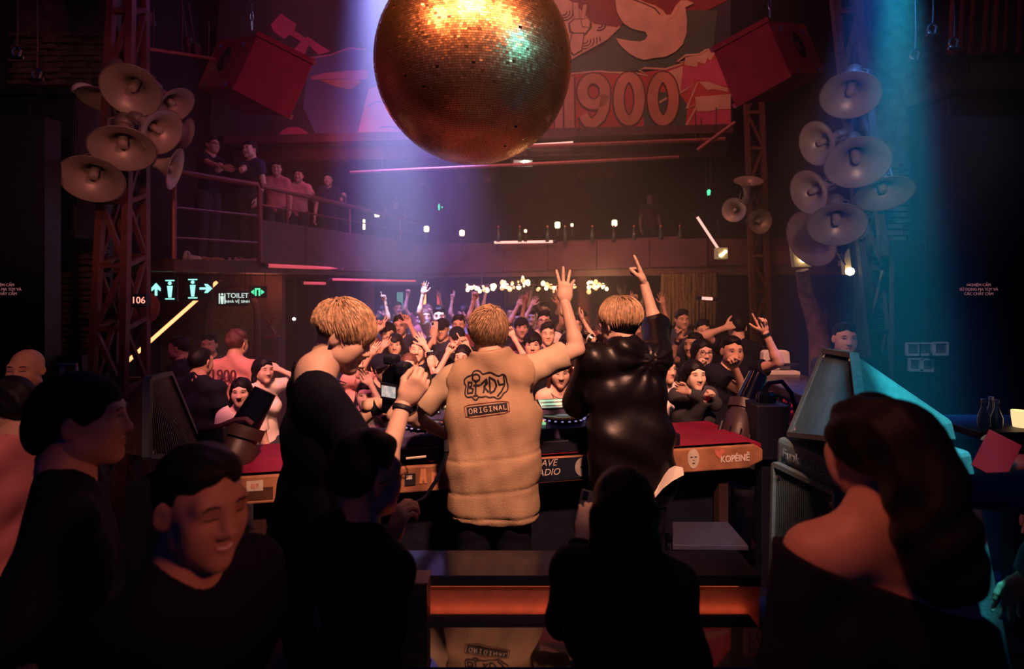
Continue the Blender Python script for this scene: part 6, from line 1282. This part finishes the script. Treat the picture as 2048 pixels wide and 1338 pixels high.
crowd('woman pouting beside the wrist of the cameraman', (732, 790), 4.05, 172, fem=True, hair='tied', topc='grey', skin=2, lod='near', arms={'L': up(742, 770, 3.9, 'relax')}); crowd('person clapping both hands over the face next to the cameraman', (722, 726), 5.05, 172, fem=True, expr='open', hair='bob', topc='pink', lod='near', arms={'R': up(722, 738, 4.75, 'fist', hint=(-1, 0, -.6)), 'L': up(742, 710, 4.8, 'relax', hint=(.7, 0, -.8), palm=(0, -1, -.3))})
crowd('man in a dark cap pointing up left of the blond head', (914, 676), 6.0, 180, hair='cap', hairc='black', topc='black', arms={'L': up(934, 692, 5.8, 'point')}); crowd('man with black hair above the man in the dark cap', (917, 650), 7.2, 180, hair='short', topc='maroon'); crowd('woman with long hair just left of the blond head', (925, 715), 5.1, 188, fem=True, hair='long', topc='black')
crowd('woman half hidden between satin shirt and raised sleeve', (1285, 690), 5.6, 180, fem=True, hair='bangs', hairc='brown', topc='maroon'); crowd('pale man alone at the back right of the satin shirt', (1274, 622), 9.6, 190, hair='short', topc='charcoal')
crowd('man in the gap between the blond head and the satin shirt', (1095, 668), 6.2, 178, hair='short', topc='navy')
crowd('woman with her hand near the mouth left of the camera', (790, 690), 5.85, 172, fem=True, hair='bob', topc='charcoal', arms={'R': up(764, 696, 5.65, 'relax')})
# far rows: a dozen kinds copied, each dancer an object of its own
kinds = []
specs = [dict(hair='short', topc='black'), dict(fem=True, hair='long', topc='maroon', hairc='brown'), dict(hair='bangs', topc='navy'), dict(fem=True, hair='bob', topc='grey'), dict(hair='crop', topc='charcoal'), dict(fem=True, hair='long', topc='black', expr='smile'),
         dict(hair='short', topc='grey', arms={'R': dict(loc=(.2, .18, 1.93), g='open')}), dict(fem=True, hair='long', topc='navy', arms={'L': dict(loc=(-.18, .15, 1.92), g='point')}), dict(hair='cap', hairc='black', topc='maroon', arms={'R': dict(loc=(.16, .2, 1.88), g='fist')}), dict(hair='short', topc='black', arms={'R': dict(loc=(.22, .15, 1.9), g='two'), 'L': dict(loc=(-.24, .12, 1.88), g='open')})]
names = ['short haired dancer in a black top', 'brown haired woman in a maroon top', 'dancer with a black fringe in navy', 'woman with bobbed hair in grey', 'crop haired dancer in charcoal', 'long haired smiling woman in black', 'grey dancer raising an open hand', 'navy clad woman pointing up', 'capped dancer raising a fist', 'dancer raising both arms']
pos = list(C); rgc = random.Random(21); spots = []
for tries in range(6000):
    d = 6.4 + 4.6*rgc.random()**.8; px = rgc.uniform(690, 1340)
    x = (px-CX)/F*d
    if x < -1.7*(d/9)*1.3 or any((x-a)**2 + (d-b)**2 < .56**2 for a, b in pos) or (px > 1300 and d > 7.2): continue
    if d > 10.3 and abs(px-735) < 30 or abs(px-1168) < 48 and d > 9.5: continue
    pos.append((x, d)); spots.append((x, d, px))
    if len(spots) >= 74: break
zones = ['behind the cameraman', 'above the held camera', 'left of the beige vest', 'over the beige vest', 'right of the raised bare arm', 'right of the satin shirt']; taken = {}
used = {}
for i, (x, d, px) in enumerate(spots):
    zone = zones[0 if px < 770 else 1 if px < 860 else 2 if px < 950 else 3 if px < 1060 else 4 if px < 1190 else 5]; row = 'far back' if d > 8.6 else 'mid crowd'
    left = taken.setdefault((zone, row), rgc.sample(range(10), 10)); kd = left.pop() if left else rgc.randrange(10)
    lb = '%s, %s, %s' % (names[kd], row, zone); fl_ = -.25; hz_ = 1.40 + rgc.uniform(-.06, .07)
    if kd not in used:
        r_ = person(lb, (x, d, hz_ + .04), d, 180 + rgc.uniform(-25, 25), lod='far', skin=kd % 4, seed=kd, group='dancers in the back rows', **specs[kd])['root']; used[kd] = r_
    else:
        r_ = copy_tree(used[kd]); s_ = (hz_ - fl_)/1.60; r_.matrix_world = Matrix.Translation((x, d, fl_)) @ Matrix.Rotation(R(180 + rgc.uniform(-28, 28)), 4, 'Z') @ Matrix.Scale(s_, 4)
        r_['label'] = lb; r_['group'] = 'dancers in the back rows'
# balcony guests
BG = 'guests on the left balcony'
Bk = dict(floor=2.2, group=BG, lod='mid', smin=.8)
glasses(person('man in glasses and a black shirt leaning on the left balcony rail', (424, 290), 7.5, 110, hair='short', topc='black', skin=1, lean=(0, .05), arms={'R': dict(w=(455, 338, 7.1), g='relax'), 'L': dict(w=(440, 340, 7.2), g='relax')}, **Bk))
person('guest in dark clothes with a bare forearm on the left balcony rail', (500, 300), 7.9, 200, hair='short', topc='navy', skin=2, arms={'R': dict(w=(480, 345, 7.3), g='fist', hint=(-1, 0, -.5))}, **Bk)
person('guest in a rose shirt nearest the balcony corner post', (553, 338), 8.3, 165, hair='short', topc='rose', skin=1, arms={'R': dict(w=(528, 370, 8.0), g='relax')}, **Bk); person('guest in a pale rose shirt beside the other on the balcony', (597, 352), 8.6, 175, hair='short', topc='pink', skin=1, arms={'L': dict(w=(622, 392, 8.4), g='relax')}, **Bk)
person('guest in blue light holding a drink on the balcony', (656, 360), 9.4, 170, hair='short', topc='navy', skin=0, arms={'L': dict(w=(690, 395, 9.2), g='grip')}, **Bk); person('guest leaning on the balcony far left of the ball', (790, 405), 11.3, 180, hair='short', topc='charcoal', arms={'R': dict(w=(770, 420, 11.0), g='relax'), 'L': dict(w=(810, 425, 11.0), g='relax')}, **Bk)
person('guest standing in the dark of the rear balcony', (1300, 395), 10.4, 180, hair='short', topc='maroon', **Bk)
